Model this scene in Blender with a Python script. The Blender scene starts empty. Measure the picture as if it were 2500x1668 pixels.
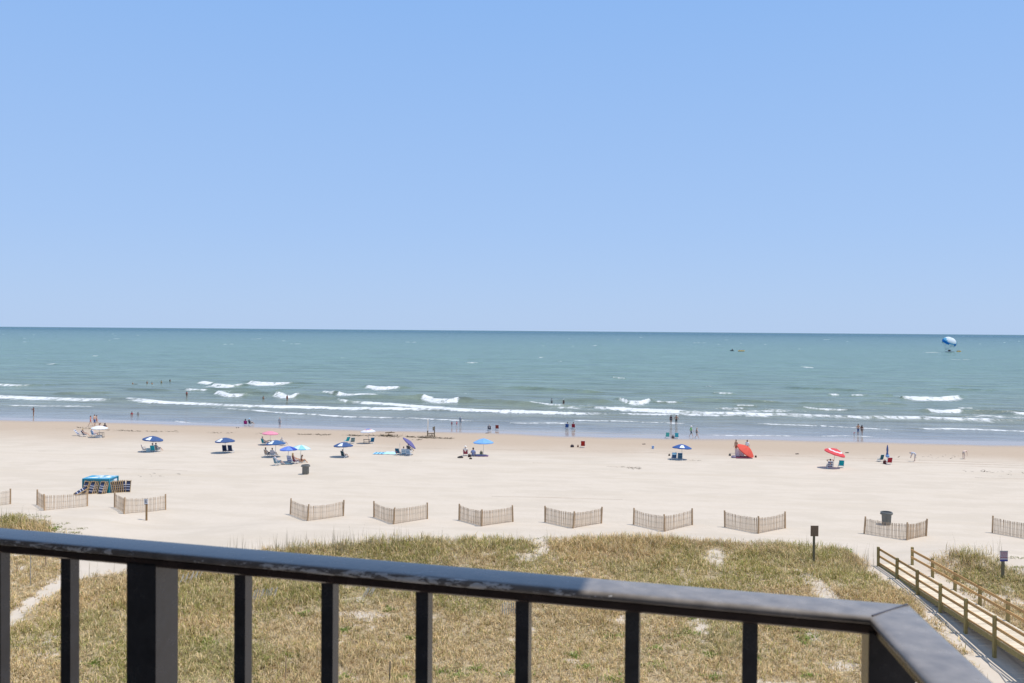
import bpy, bmesh, math, random
import numpy as np
from mathutils import Vector, Matrix

random.seed(7); rng = np.random.default_rng(11)
S = bpy.context.scene
C = S.collection
R = math.radians

# ---------------------------------------------------------------- camera
CAMZ = 16.2
F = 2000.0                       # focal length in photo pixels (photo is 2500 x 1668)
YAW, PITCH, ROLL = R(6.0), R(0.77), R(0.46)
CAMM = Matrix.Rotation(YAW, 3, 'Z') @ Matrix.Rotation(math.pi/2 - PITCH, 3, 'X') @ Matrix.Rotation(ROLL, 3, 'Z')
cam = bpy.data.objects.new('camera', bpy.data.cameras.new('camera'))
C.objects.link(cam)
cam.matrix_world = Matrix.Translation((0, 0, CAMZ)) @ CAMM.to_4x4()
cam.data.sensor_width = 36.0
cam.data.lens = 36.0*F/2500
cam.data.clip_start = 0.05
cam.data.clip_end = 60000
cam.data.dof.use_dof = True
cam.data.dof.focus_distance = 70
cam.data.dof.aperture_fstop = 13.0
S.camera = cam

# ---------------------------------------------------------------- world, sun, exposure
FWD = Vector((-math.sin(YAW), math.cos(YAW), 0)); RGT = Vector((math.cos(YAW), math.sin(YAW), 0))
SUN_EL = R(69)
sh = (-1.0*RGT + 0.10*FWD).normalized()          # the way shadows fall
to_sun = (-sh*math.cos(SUN_EL) + Vector((0, 0, math.sin(SUN_EL)))).normalized()
W = bpy.data.worlds.new('World'); S.world = W; W.use_nodes = True
wn = W.node_tree.nodes; wl = W.node_tree.links
sky = wn.new('ShaderNodeTexSky'); sky.sky_type = 'NISHITA'; sky.sun_disc = False
sky.sun_elevation = SUN_EL; sky.sun_rotation = math.atan2(to_sun.x, to_sun.y)
sky.altitude = 10; sky.air_density = 1.0; sky.dust_density = 0.6; sky.ozone_density = 1.0
geo_w = wn.new('ShaderNodeTexCoord'); sep_w = wn.new('ShaderNodeSeparateXYZ'); wl.new(geo_w.outputs['Generated'], sep_w.inputs[0])
hz = wn.new('ShaderNodeValToRGB')                      # clear marine air: pale towards the horizon, deeper overhead
for k, (p_, c_) in enumerate(((0.0, (.46, .62, .885)), (0.12, (.385, .575, .915)), (0.38, (.275, .492, .905)), (1.0, (.24, .38, .66)))):
    e_ = hz.color_ramp.elements[k] if k < 2 else hz.color_ramp.elements.new(0.5)
    e_.position = p_; e_.color = (*[q/0.12 for q in c_], 1)
wl.new(sep_w.outputs[2], hz.inputs[0])
tint = wn.new('ShaderNodeMix'); tint.data_type = 'RGBA'; tint.inputs[0].default_value = 0.93
bg = wn['Background']; bg.inputs[1].default_value = 0.12
wl.new(sky.outputs[0], tint.inputs[6]); wl.new(hz.outputs[0], tint.inputs[7]); wl.new(tint.outputs[2], bg.inputs[0])
sd = bpy.data.lights.new('sun', 'SUN'); sd.energy = 4.2; sd.angle = R(0.53); sd.color = (1.0, 0.95, 0.88)
so = bpy.data.objects.new('sun', sd); C.objects.link(so)
so.rotation_euler = (-to_sun).to_track_quat('-Z', 'Y').to_euler(); so.location = (0, 0, 60)
S.view_settings.view_transform = 'Standard'; S.view_settings.look = 'None'
S.view_settings.exposure = 0.0; S.view_settings.gamma = 1
S.render.engine = 'CYCLES'
S.cycles.use_denoising = True
S.cycles.max_bounces = 6; S.cycles.diffuse_bounces = 3; S.cycles.glossy_bounces = 3
S.cycles.transparent_max_bounces = 4

# ---------------------------------------------------------------- numeric helpers
def smooth(a, b, x):
    t = np.clip((np.asarray(x, float)-a)/(b-a), 0, 1); return t*t*(3-2*t)
_lat = rng.random((256, 256))
def vnoise(x, y):
    x = np.asarray(x, float); y = np.asarray(y, float)
    xi = np.floor(x).astype(int); yi = np.floor(y).astype(int)
    fx = x-xi; fy = y-yi; fx = fx*fx*(3-2*fx); fy = fy*fy*(3-2*fy)
    g = lambda i, j: _lat[i & 255, j & 255]
    return (g(xi, yi)*(1-fx)+g(xi+1, yi)*fx)*(1-fy)+(g(xi, yi+1)*(1-fx)+g(xi+1, yi+1)*fx)*fy
def fbm(x, y, o=4):
    s = 0; a = 0.5
    for k in range(o):
        s = s+a*vnoise(x*2**k+17.3*k, y*2**k+5.1*k); a *= 0.5
    return s/(1-0.5**o)
ZY = [-80, 0, 20, 30, 40, 45, 50, 54, 62, 70, 90, 110, 130, 145, 175, 260, 400, 900]
ZZ = [0.3, 0.3, 0.4, 0.5, 1.0, 1.45, 1.78, 1.8, 1.6, 1.45, 0.95, 0.48, 0.0, -0.3, -1.1, -3, -6, -9]
def terrain(x, y):
    x = np.asarray(x, float); y = np.asarray(y, float)
    y0 = y-5.0*(1-smooth(-75, -8, x))*smooth(100, 126, y)
    z = np.interp(y0, ZY, ZZ)
    crest = 0.52*np.exp(-((y-54.2-1.2*np.sin(x*0.21))/3.2)**2)*smooth(-31, -22, x)*(1-smooth(11, 15, x))
    left = 0.55*np.exp(-((y-57)/4.0)**2)*(1-smooth(-37, -31, x))
    right = 0.7*np.exp(-((y-54.5)/2.6)**2-((x-24)/4.0)**2)
    hum = (fbm(x*0.22, y*0.22)-0.5)*0.9*smooth(18, 30, y)*(1-smooth(48, 56, y))*(1-smooth(12, 16, x)*(1-smooth(22, 26, x)))
    und = (fbm(x*0.05+9, y*0.12)-0.5)*0.16*smooth(58, 70, y)*(1-smooth(104, 122, y))
    edge = (fbm(x*0.035+31, y*0.02+3)-0.5)*0.10*smooth(112, 124, y)
    return z+crest+left+right+hum*0.6+und+edge
def ray(px, py):
    return (CAMM @ Vector(((px-1250)/F, -(py-834)/F, -1.0)))
def GZ(px, py, z):
    d = ray(px, py); t = (z-CAMZ)/d.z; return Vector((d.x*t, d.y*t, z))
def G(px, py, water=True):
    z = 1.0; d = ray(px, py)
    for _ in range(14):
        t = (z-CAMZ)/d.z
        zn = float(terrain(d.x*t, d.y*t))
        if water: zn = max(zn, 0.0)
        z = 0.5*z+0.5*zn
    t = (z-CAMZ)/d.z
    return Vector((d.x*t, d.y*t, z))
def ppm(p):                                           # photo pixels per metre at a point
    return F/((p-Vector((0, 0, CAMZ))).dot(CAMM @ Vector((0, 0, -1))))
def cl(X, d, z=0.0):                                  # camera-aligned plan coordinates to world
    v = RGT*X+FWD*d; return Vector((v.x, v.y, z))

# ---------------------------------------------------------------- materials
MATS = {}
def nodes_of(m): m.use_nodes = True; return m.node_tree.nodes, m.node_tree.links, m.node_tree.nodes['Principled BSDF']
def mat(name, col, rough=0.6, var=0.12, scale=6.0, metal=0.0, spec=0.4, trans=0.0, bump=0.0):
    if name in MATS: return MATS[name]
    m = bpy.data.materials.new(name); n, l, b = nodes_of(m)
    tc = n.new('ShaderNodeTexCoord'); nz = n.new('ShaderNodeTexNoise'); nz.inputs['Scale'].default_value = scale
    nz.inputs['Detail'].default_value = 4
    l.new(tc.outputs['Object'], nz.inputs['Vector'])
    r = n.new('ShaderNodeValToRGB')
    r.color_ramp.elements[0].position = 0.3; r.color_ramp.elements[1].position = 0.7
    r.color_ramp.elements[0].color = (*[c*(1-var) for c in col], 1)
    r.color_ramp.elements[1].color = (*[min(1, c*(1+var)) for c in col], 1)
    l.new(nz.outputs[0], r.inputs[0]); l.new(r.outputs[0], b.inputs['Base Color'])
    b.inputs['Roughness'].default_value = rough; b.inputs['Metallic'].default_value = metal
    b.inputs['Specular IOR Level'].default_value = spec
    if bump:
        bp = n.new('ShaderNodeBump'); bp.inputs['Strength'].default_value = bump; bp.inputs['Distance'].default_value = 0.01
        l.new(nz.outputs[0], bp.inputs['Height']); l.new(bp.outputs[0], b.inputs['Normal'])
    if trans:
        t = n.new('ShaderNodeBsdfTranslucent'); l.new(r.outputs[0], t.inputs[0])
        mx = n.new('ShaderNodeMixShader'); mx.inputs[0].default_value = trans
        l.new(b.outputs[0], mx.inputs[1]); l.new(t.outputs[0], mx.inputs[2])
        l.new(mx.outputs[0], n['Material Output'].inputs[0])
    MATS[name] = m; return m
def wood(name, col, dark=0.6, scale=1.0):
    if name in MATS: return MATS[name]
    m = bpy.data.materials.new(name); n, l, b = nodes_of(m)
    tc = n.new('ShaderNodeTexCoord'); mp = n.new('ShaderNodeMapping'); mp.inputs['Scale'].default_value = (14*scale, 14*scale, 1.2*scale)
    nz = n.new('ShaderNodeTexNoise'); nz.inputs['Scale'].default_value = 3; nz.inputs['Detail'].default_value = 6
    oi = n.new('ShaderNodeObjectInfo')
    r = n.new('ShaderNodeValToRGB'); r.color_ramp.elements[0].position = 0.32; r.color_ramp.elements[1].position = 0.72
    r.color_ramp.elements[0].color = (*[c*dark for c in col], 1); r.color_ramp.elements[1].color = (*[min(1, c*1.12) for c in col], 1)
    hs = n.new('ShaderNodeHueSaturation'); mr = n.new('ShaderNodeMapRange'); mr.inputs[3].default_value = 0.82; mr.inputs[4].default_value = 1.15
    l.new(tc.outputs['Object'], mp.inputs[0]); l.new(mp.outputs[0], nz.inputs['Vector']); l.new(nz.outputs[0], r.inputs[0])
    l.new(oi.outputs['Random'], mr.inputs[0]); l.new(mr.outputs[0], hs.inputs['Value']); l.new(r.outputs[0], hs.inputs['Color'])
    l.new(hs.outputs[0], b.inputs['Base Color']); b.inputs['Roughness'].default_value = 0.8; b.inputs['Specular IOR Level'].default_value = 0.25
    MATS[name] = m; return m
def fabric(name, col): return mat(name, col, 0.8, 0.06, 9, spec=0.2, trans=0.25)
def cloth(name, col): return mat(name, col, 0.85, 0.10, 12, spec=0.15)

# ---------------------------------------------------------------- mesh helpers
class MB:
    def __init__(s): s.v = []; s.f = []; s.m = []
    def add(s, vs, fs, mi=0):
        o = len(s.v); s.v += [tuple(v) for v in vs]; s.f += [tuple(i+o for i in f) for f in fs]; s.m += [mi]*len(fs); return s
    def box(s, c, d, rot=None, mi=0):
        vs = [Vector((x*d[0]/2, y*d[1]/2, z*d[2]/2)) for x in (-1, 1) for y in (-1, 1) for z in (-1, 1)]
        if rot is not None: vs = [rot @ v for v in vs]
        c = Vector(c); vs = [v+c for v in vs]
        return s.add(vs, [(0, 1, 3, 2), (4, 6, 7, 5), (0, 4, 5, 1), (2, 3, 7, 6), (0, 2, 6, 4), (1, 5, 7, 3)], mi)
    def tube(s, p0, p1, r0, r1=None, n=6, mi=0):
        r1 = r0 if r1 is None else r1
        p0, p1 = Vector(p0), Vector(p1); q = (p1-p0).to_track_quat('Z', 'Y')
        vs = []
        for p, r in ((p0, r0), (p1, r1)):
            for k in range(n):
                a = 2*math.pi*k/n; vs.append(p+q @ Vector((r*math.cos(a), r*math.sin(a), 0)))
        fs = [(k, (k+1) % n, n+(k+1) % n, n+k) for k in range(n)]+[tuple(range(n))[::-1], tuple(range(n, 2*n))]
        return s.add(vs, fs, mi)
    def bar(s, p0, p1, w, t, up=(0, 0, 1), mi=0):      # rectangular bar from p0 to p1
        p0, p1 = Vector(p0), Vector(p1); d = (p1-p0); L = d.length; d.normalize()
        u = Vector(up); x = d.cross(u).normalized(); u = x.cross(d)
        return s.box((p0+p1)/2, (w, L, t), Matrix((x, d, u)).transposed(), mi)
    def lathe(s, prof, n=16, mi=0, cap=True):
        vs = [(r*math.cos(2*math.pi*k/n), r*math.sin(2*math.pi*k/n), z) for r, z in prof for k in range(n)]
        fs = [(i*n+k, i*n+(k+1) % n, (i+1)*n+(k+1) % n, (i+1)*n+k) for i in range(len(prof)-1) for k in range(n)]
        if cap: fs.append(tuple(range(n))[::-1])
        return s.add(vs, fs, mi)
    def mesh(s, name, mats):
        me = bpy.data.meshes.new(name); me.from_pydata(s.v, [], s.f)
        for m in (mats if isinstance(mats, (list, tuple)) else [mats]): me.materials.append(m)
        if max(s.m, default=0) > 0: me.polygons.foreach_set('material_index', s.m)
        me.update(); return me
    def build(s, name, mats, parent=None, loc=None, rot=None, smooth=False):
        me = s.mesh(name, mats)
        if smooth: me.polygons.foreach_set('use_smooth', [True]*len(me.polygons))
        return link(name, me, parent, loc, rot)
def link(name, me, parent=None, loc=None, rot=None):
    o = bpy.data.objects.new(name, me); C.objects.link(o)
    if parent: o.parent = parent
    if loc is not None: o.location = loc
    if rot is not None: o.rotation_euler = rot
    return o
def tag(o, label, cat, group=None):
    o['label'] = label; o['category'] = cat
    if group: o['group'] = group
    return o
def thing(name, label, cat, loc, rz=0.0, group=None):
    o = bpy.data.objects.new(name, None); C.objects.link(o); o.location = loc; o.rotation_euler = (0, 0, rz)
    o.empty_display_size = 0.2
    return tag(o, label, cat, group)
def grid_mesh(name, X, Y, Z, mats, smooth=True):       # X, Y, Z of shape rows x cols
    nr, nc = X.shape; me = bpy.data.meshes.new(name)
    co = np.stack([X, Y, Z], -1).reshape(-1, 3).astype(np.float32)
    idx = np.arange(nr*nc).reshape(nr, nc)
    q = np.stack([idx[:-1, :-1], idx[:-1, 1:], idx[1:, 1:], idx[1:, :-1]], -1).reshape(-1, 4)
    me.vertices.add(len(co)); me.vertices.foreach_set('co', co.ravel())
    me.loops.add(q.size); me.loops.foreach_set('vertex_index', q.ravel().astype(np.int32))
    me.polygons.add(len(q)); me.polygons.foreach_set('loop_start', np.arange(0, q.size, 4, dtype=np.int32))
    me.polygons.foreach_set('use_smooth', np.full(len(q), smooth))
    me.materials.append(mats); me.update(calc_edges=True); me.validate(); return me
def tri_mesh(name, co, tri, m, col=None):
    me = bpy.data.meshes.new(name)
    me.vertices.add(len(co)); me.vertices.foreach_set('co', co.astype(np.float32).ravel())
    me.loops.add(tri.size); me.loops.foreach_set('vertex_index', tri.ravel().astype(np.int32))
    me.polygons.add(len(tri)); me.polygons.foreach_set('loop_start', np.arange(0, tri.size, 3, dtype=np.int32))
    me.materials.append(m); me.update(calc_edges=True)
    if col is not None:
        a = me.attributes.new('col', 'FLOAT_COLOR', 'POINT')
        a.data.foreach_set('color', np.concatenate([col, np.ones((len(col), 1))], 1).astype(np.float32).ravel())
    return me
def fattr(me, name, val):
    a = me.attributes.new(name, 'FLOAT', 'POINT'); a.data.foreach_set('value', np.asarray(val, np.float32).ravel())
def struct(o): o['kind'] = 'structure'; return o

# ---------------------------------------------------------------- vegetation outlines (photo pixels of the ground line)
def poly(pts): return np.array([tuple(G(x, y, False))[:2] for x, y in pts])
def inside(P, x, y):
    r = np.zeros(np.shape(x), bool); j = len(P)-1
    for i in range(len(P)):
        xi, yi = P[i]; xj, yj = P[j]
        c = ((yi > y) != (yj > y)) & (x < (xj-xi)*(y-yi)/(yj-yi+1e-12)+xi); r ^= c; j = i
    return r
VEG_MAIN = poly([(-120, 1900), (-60, 1600), (20, 1537), (110, 1464), (160, 1436), (205, 1412), (330, 1398), (430, 1382), (560, 1362), (640, 1350), (760, 1336),
                 (900, 1327), (1000, 1322), (1150, 1318), (1300, 1322), (1420, 1318), (1600, 1316), (1750, 1324), (1850, 1334), (1960, 1333),
                 (2060, 1343), (2105, 1375), (2130, 1405), (2180, 1430), (2243, 1475), (2308, 1545), (2368, 1620), (2435, 1740), (2450, 1900)])
VEG_LEFT = poly([(-200, 1262), (-40, 1262), (60, 1268), (108, 1284), (120, 1310), (150, 1345), (152, 1402), (85, 1450), (10, 1507), (-200, 1620)])
VEG_RIGHT = poly([(2290, 1362), (2340, 1350), (2420, 1362), (2470, 1392), (2560, 1420), (2700, 1450), (2800, 1800), (2560, 1640), (2480, 1545), (2400, 1480), (2330, 1425), (2285, 1388)])

def veg_density(x, y):
    d = inside(VEG_MAIN, x, y)*1.0
    d = np.maximum(d, inside(VEG_LEFT, x, y)*0.8)
    d = np.maximum(d, inside(VEG_RIGHT, x, y)*0.95)
    patch = fbm(x*0.55+3, y*0.55+8, 3)
    near = smooth(47, 38, y)
    bare = smooth(0.66+0.06*(1-smooth(-1, 7, x)), 0.72+0.06*(1-smooth(-1, 7, x)), patch+0.06*near*smooth(-5, 12, x))
    fr = fbm(x*0.8+40, y*0.8+2, 3)
    return d*(1-0.93*bare)*smooth(0.16, 0.30, fr)

# ---------------------------------------------------------------- the beach (one ground sheet)
def sand_material():
    m = bpy.data.materials.new('beach_sand'); n, l, b = nodes_of(m)
    geo = n.new('ShaderNodeNewGeometry'); sp = n.new('ShaderNodeSeparateXYZ'); l.new(geo.outputs['Position'], sp.inputs[0])
    def noise(scale, detail, vec=(1, 1, 1), rough=0.55):
        mp = n.new('ShaderNodeMapping'); mp.inputs['Scale'].default_value = vec; l.new(geo.outputs['Position'], mp.inputs[0])
        z = n.new('ShaderNodeTexNoise'); z.inputs['Scale'].default_value = scale; z.inputs['Detail'].default_value = detail
        z.inputs['Roughness'].default_value = rough; l.new(mp.outputs[0], z.inputs['Vector']); return z.outputs[0]
    def math_(op, a, c, v=None):
        q = n.new('ShaderNodeMath'); q.operation = op
        for i, s in enumerate((a, c)):
            if isinstance(s, (int, float)): q.inputs[i].default_value = s
            else: l.new(s, q.inputs[i])
        return q.outputs[0]
    def mrange(x, a, c, d=0.0, e=1.0):
        q = n.new('ShaderNodeMapRange'); q.interpolation_type = 'SMOOTHSTEP'; l.new(x, q.inputs[0])
        for i, s in enumerate((a, c, d, e)): q.inputs[i+1].default_value = s
        return q.outputs[0]
    def mix(f, a, c):
        q = n.new('ShaderNodeMix'); q.data_type = 'RGBA'; l.new(f, q.inputs[0])
        for i, s in ((6, a), (7, c)):
            if isinstance(s, tuple): q.inputs[i].default_value = (*s, 1)
            else: l.new(s, q.inputs[i])
        return q.outputs[2]
    wob = noise(0.06, 3, (1, 0.6, 1)); fine = noise(2.2, 5); streak = noise(0.5, 4, (0.06, 1.6, 1)); grain = noise(60, 2)
    yy = math_('ADD', sp.outputs[1], math_('MULTIPLY', math_('SUBTRACT', wob, 0.5), 14.0))
    damp = mrange(math_('ADD', sp.outputs[2], math_('MULTIPLY', math_('SUBTRACT', wob, 0.5), -0.34)), 0.74, 0.32)
    wet = mrange(math_('ADD', sp.outputs[2], math_('MULTIPLY', math_('SUBTRACT', wob, 0.5), -0.14)), 0.21, 0.07)
    dry = mix(fine, (0.545, 0.467, 0.373), (0.605, 0.52, 0.425))
    dry = mix(mrange(noise(0.42, 5, (0.45, 1, 1), 0.6), 0.42, 0.62), dry, (0.535, 0.458, 0.366))
    dry = mix(mrange(streak, 0.45, 0.85), dry, (0.53, 0.448, 0.348))
    dmp = mix(fine, (0.425, 0.33, 0.24), (0.47, 0.37, 0.275))
    c1 = mix(damp, dry, dmp); c2 = mix(wet, c1, (0.36, 0.285, 0.225))
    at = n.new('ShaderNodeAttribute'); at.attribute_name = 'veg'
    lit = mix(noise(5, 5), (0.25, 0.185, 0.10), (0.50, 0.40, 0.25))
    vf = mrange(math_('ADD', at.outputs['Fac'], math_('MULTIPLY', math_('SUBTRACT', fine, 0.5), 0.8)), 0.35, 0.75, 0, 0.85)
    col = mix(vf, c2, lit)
    l.new(col, b.inputs['Base Color'])
    l.new(mrange(wet, 0, 1, 0.92, 0.16), b.inputs['Roughness'])
    l.new(mrange(wet, 0, 1, 0.1, 0.36), b.inputs['Specular IOR Level'])
    bp = n.new('ShaderNodeBump'); bp.inputs['Distance'].default_value = 0.12
    h = math_('ADD', math_('MULTIPLY', fine, 0.6), math_('ADD', math_('MULTIPLY', streak, 0.16), math_('MULTIPLY', grain, 0.05)))
    l.new(h, bp.inputs['Height'])
    l.new(mrange(yy, 96, 124, 0.42, 0.0), bp.inputs['Strength']); l.new(bp.outputs[0], b.inputs['Normal'])
    return m
yr = np.concatenate([np.linspace(-80, 18, 20)[:-1], np.arange(18, 64, 0.3), np.arange(64, 150, 0.7), np.linspace(150, 900, 26)])
xc = np.concatenate([np.linspace(-700, -62, 30)[:-1], np.arange(-62, 52, 0.35), np.linspace(52, 700, 30)])
BX, BY = np.meshgrid(xc, yr)
BZ = terrain(BX, BY)
me = grid_mesh('beach', BX, BY, BZ, sand_material())
fattr(me, 'veg', veg_density(BX, BY))
struct(link('beach', me))

# ---------------------------------------------------------------- the sea
FOAM = [  # (photo pixel line of the foam, thickness in photo pixels, wave height in metres)
 ([(-60, 966), (0, 969), (70, 971), (180, 975), (300, 976)], 8, .28), ([(300, 976), (345, 979), (420, 983), (599, 990), (840, 996), (1080, 999), (1140, 1001)], 5, .16),
 ([(310, 972), (350, 975), (375, 982)], 4, .2),
 ([(845, 979), (900, 983), (980, 988), (1060, 994), (1130, 1000), (1220, 1003), (1380, 1008), (1550, 1012)], 6, .2),
 ([(1418, 992), (1500, 997), (1600, 1002), (1680, 1006), (1800, 1010), (1960, 1014), (2100, 1018), (2220, 1020), (2350, 1023), (2560, 1028)], 8, .26),
 ([(1500, 1010), (1700, 1013), (1900, 1017)], 3, .08),
 ([(12, 989), (140, 991), (250, 992)], 2.6, .05), ([(487, 993), (600, 1000), (700, 1008), (840, 1016), (950, 1019), (1044, 1022), (1100, 1025), (1230, 1030)], 3, .08),
 ([(1240, 1031), (1300, 1032.5), (1400, 1032)], 2.4, .05), ([(1390, 1025), (1500, 1027), (1580, 1030), (1700, 1034)], 2.2, .05),
 ([(1830, 1032), (1950, 1037), (2060, 1042), (2220, 1051)], 2.4, .06), ([(2235, 1045), (2350, 1047), (2560, 1054)], 3, .06),
 ([(1720, 1061), (1900, 1063), (1960, 1064)], 1.4, .02), ([(2000, 1064), (2060, 1062), (2150, 1066)], 1.6, .02),
 ([(60, 1024), (150, 1025.5), (200, 1024), (216, 1022)], 2, .03), ([(424, 1026), (460, 1031), (500, 1034), (570, 1035.5)], 2.6, .04),
 ([(490, 933), (505, 936), (522, 937)], 5, .5), ([(520, 940), (560, 944), (602, 941)], 8, .6), ([(608, 933), (640, 937), (680, 938), (724, 936)], 7, .6),
 ([(455, 951), (480, 953), (516, 954)], 4, .4), ([(528, 959), (560, 966), (600, 966), (655, 957)], 6, .55), ([(672, 965), (700, 971), (742, 967)], 6, .5),
 ([(786, 957), (820, 961)], 4, .45), ([(822, 961), (850, 966), (890, 965), (930, 966)], 5, .5), ([(820, 977), (850, 981)], 3, .3),
 ([(895, 944), (930, 949), (984, 947)], 7, .6), ([(1031, 973), (1060, 979), (1100, 980), (1130, 979)], 9, .65),
 ([(1290, 986), (1340, 989), (1382, 991)], 4, .35), ([(1495, 921), (1510, 923), (1528, 924)], 3, .4), ([(1510, 975), (1535, 983), (1565, 983), (1590, 976)], 9, .6),
 ([(1597, 981), (1630, 982), (1657, 982)], 2.5, .35), ([(1720, 943), (1738, 943)], 1.6, .3), ([(1742, 959), (1765, 961), (1792, 961)], 3, .4),
 ([(1798, 991), (1845, 992)], 2.2, .3), ([(1762, 997), (1822, 998)], 2.6, .3), ([(1868, 999), (1912, 1003)], 3, .3),
 ([(2170, 965), (2200, 971), (2250, 974), (2300, 975), (2346, 969)], 9, .65), ([(2020, 963), (2048, 964)], 3, .4), ([(2078, 966), (2120, 966)], 2, .4),
 ([(1955, 995), (2010, 1000), (2080, 1002)], 4, .35), ([(2266, 1003), (2310, 1006), (2358, 1004)], 6, .45), ([(2340, 998), (2378, 998)], 2.6, .3), ([(2464, 1010), (2560, 1013)], 5, .4),
 ([(-40, 939), (10, 941), (40, 943), (112, 940)], 4, .4), ([(113, 889), (137, 889)], 2, .4), ([(225, 869), (240, 870)], 1.3, .3), ([(1134, 885), (1150, 886), (1172, 886)], 2, .4),
 ([(1355, 882), (1375, 883)], 1.0, .3), ([(2285, 878), (2300, 879)], 1.8, .3), ([(2255, 861), (2295, 860)], 1.2, .1), ([(2120, 854), (2136, 855)], 1.1, .3),
 ([(622, 827), (630, 828)], 1, .3), ([(1395, 845), (1404, 846)], 1, .3), ([(1770, 830), (1782, 830)], .9, .3), ([(2010, 829), (2024, 829)], .9, .3),
]
SWELL = [([(1260, 947), (1330, 951), (1440, 957)], .38), ([(1120, 978), (1220, 982), (1300, 988)], .42), ([(1930, 947), (2000, 950), (2090, 953)], .3), ([(320, 951), (400, 953)], .3),
 ([(140, 961), (250, 960)], .3), ([(1690, 975), (1780, 978), (1870, 981)], .3), ([(1960, 985), (2040, 988)], .3), ([(880, 968), (960, 972), (1040, 973)], .4), ([(730, 969), (800, 973), (850, 976)], .4),
 ([(560, 958), (640, 962), (690, 966)], .4), ([(2110, 983), (2200, 987)], .25), ([(2320, 950), (2420, 953)], .3), ([(1560, 959), (1640, 960)], .25), ([(500, 950), (610, 952)], .3), ([(1380, 977), (1480, 980)], .3), ([(2380, 1005), (2500, 1008)], .35)]
rows = [116.0]
while rows[-1] < 34000:
    y = rows[-1]; rows.append(y+max(0.36, y*y/13284*0.30)*(1.0 if y < 4000 else 3.0))
rows = np.array(rows); uu = np.linspace(-1, 1, 661)
SY = np.repeat(rows[:, None], len(uu), 1); SX = uu[None, :]*(0.86*SY+52)
def swellfield(x, y):
    a = np.sin(y*0.42+1.8*fbm(x*0.035, y*0.02)*6)*0.5+0.5
    return (fbm(x*0.07, y*0.32, 4)-0.5)*0.34*smooth(142, 175, y)*(1-smooth(420, 900, y))+0.06*(a-0.5)*smooth(150, 200, y)*(1-smooth(300, 500, y))
SZ = swellfield(SX, SY)
foam = np.zeros_like(SX)
def stroke(pts, t, h):
    global SZ, foam
    P = [GZ(x, y, 0.1) for x, y in pts]
    xs = np.array([p.x for p in P]); ys = np.array([p.y for p in P])
    yc0 = ys.mean(); dpp = (yc0**2)/(F*CAMZ)                     # metres of depth per photo pixel
    L = xs[-1]-xs[0]; ext = min(0.35*L, 9.0)
    r0 = np.searchsorted(rows, ys.min()-14-8*dpp); r1 = np.searchsorted(rows, ys.max()+14+8*dpp)+1
    X = SX[r0:r1]; Y = SY[r0:r1]
    yc = np.interp(X, xs, ys)
    sl = (ys[-1]-ys[-2])/(xs[-1]-xs[-2]+1e-6); yc = yc+(X > xs[-1])*(X-xs[-1])*sl
    yc = yc+(fbm(X*0.25+yc0, X*0+yc0*.37, 3)-0.5)*min(2.2, 0.9*t*dpp)
    wx = smooth(xs[0]-0.02*L-.3, xs[0]+0.10*L, X)*(1-smooth(xs[-1]-0.18*L, xs[-1]+.3, X))
    wb = smooth(xs[0]-ext, xs[0]+0.1*L, X)*(1-smooth(xs[-1]-0.1*L, xs[-1]+ext, X))
    if t > 0:
        rise = h/0.115                                           # a raised face hides this much water behind it
        hw = max(0.34, 0.5*max(t*dpp-rise*0.8, 0.5*t*dpp))*(0.25+1.5*fbm(X*0.5+3*yc0, X*0+1.7, 3))
        d = np.abs(Y-yc)/hw
        foam[r0:r1] = np.maximum(foam[r0:r1], wx*np.clip(1.6-d*(0.7 if t > 4.5 else 0.85), 0, 1.35)*(1.0 if t > 4.5 else 0.78 if yc0 < 260 else 0.6)*(0.62+0.55*smooth(0.3, 0.65, fbm(X*0.045+yc0, Y*0.03, 2)) if L > 25 else 1.0))
        if t > 4.5:                                              # torn froth left seaward of a breaker
            tail = np.clip((Y-yc)/(7*dpp+3), 0, 1)*(Y > yc)
            foam[r0:r1] = np.maximum(foam[r0:r1], wx*0.75*(1-tail)*(Y > yc)*smooth(0.35, 0.6, fbm(X*0.3, Y*0.5, 3)))
    s = np.where(Y < yc, 0.75+0.5*h, 1.9)
    SZ[r0:r1] += wb*h*np.exp(-((Y-yc-0.3)/s)**2)
for p, h in SWELL: stroke(p, 0, h*1.5)
for p, t, h in FOAM: stroke(p, t, h)
for box in ((690, 935, 900, 962), (1020, 950, 1200, 985), (1290, 985, 1500, 1004), (1230, 955, 1300, 985), (620, 985, 850, 996), (1700, 998, 2000, 1010), (2200, 1008, 2500, 1018)):
    a = GZ(box[0], box[3], 0); c = GZ(box[2], box[1], 0)
    m_ = smooth(a.x, a.x+8, SX)*(1-smooth(c.x-8, c.x, SX))*smooth(a.y, a.y+3, SY)*(1-smooth(c.y-6, c.y, SY))
    foam = np.maximum(foam, 0.80*m_*smooth(0.42, 0.62, fbm(SX*0.16, SY*0.3, 4)))
wc = smooth(0.825, 0.845, fbm(SX*0.05+70, SY*0.02+3, 4))*smooth(260, 420, SY)*(1-smooth(2600, 4000, SY))
foam = np.maximum(foam, wc)
SZ = np.where(SY < 140, SZ*smooth(126, 140, SY), SZ)
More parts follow.
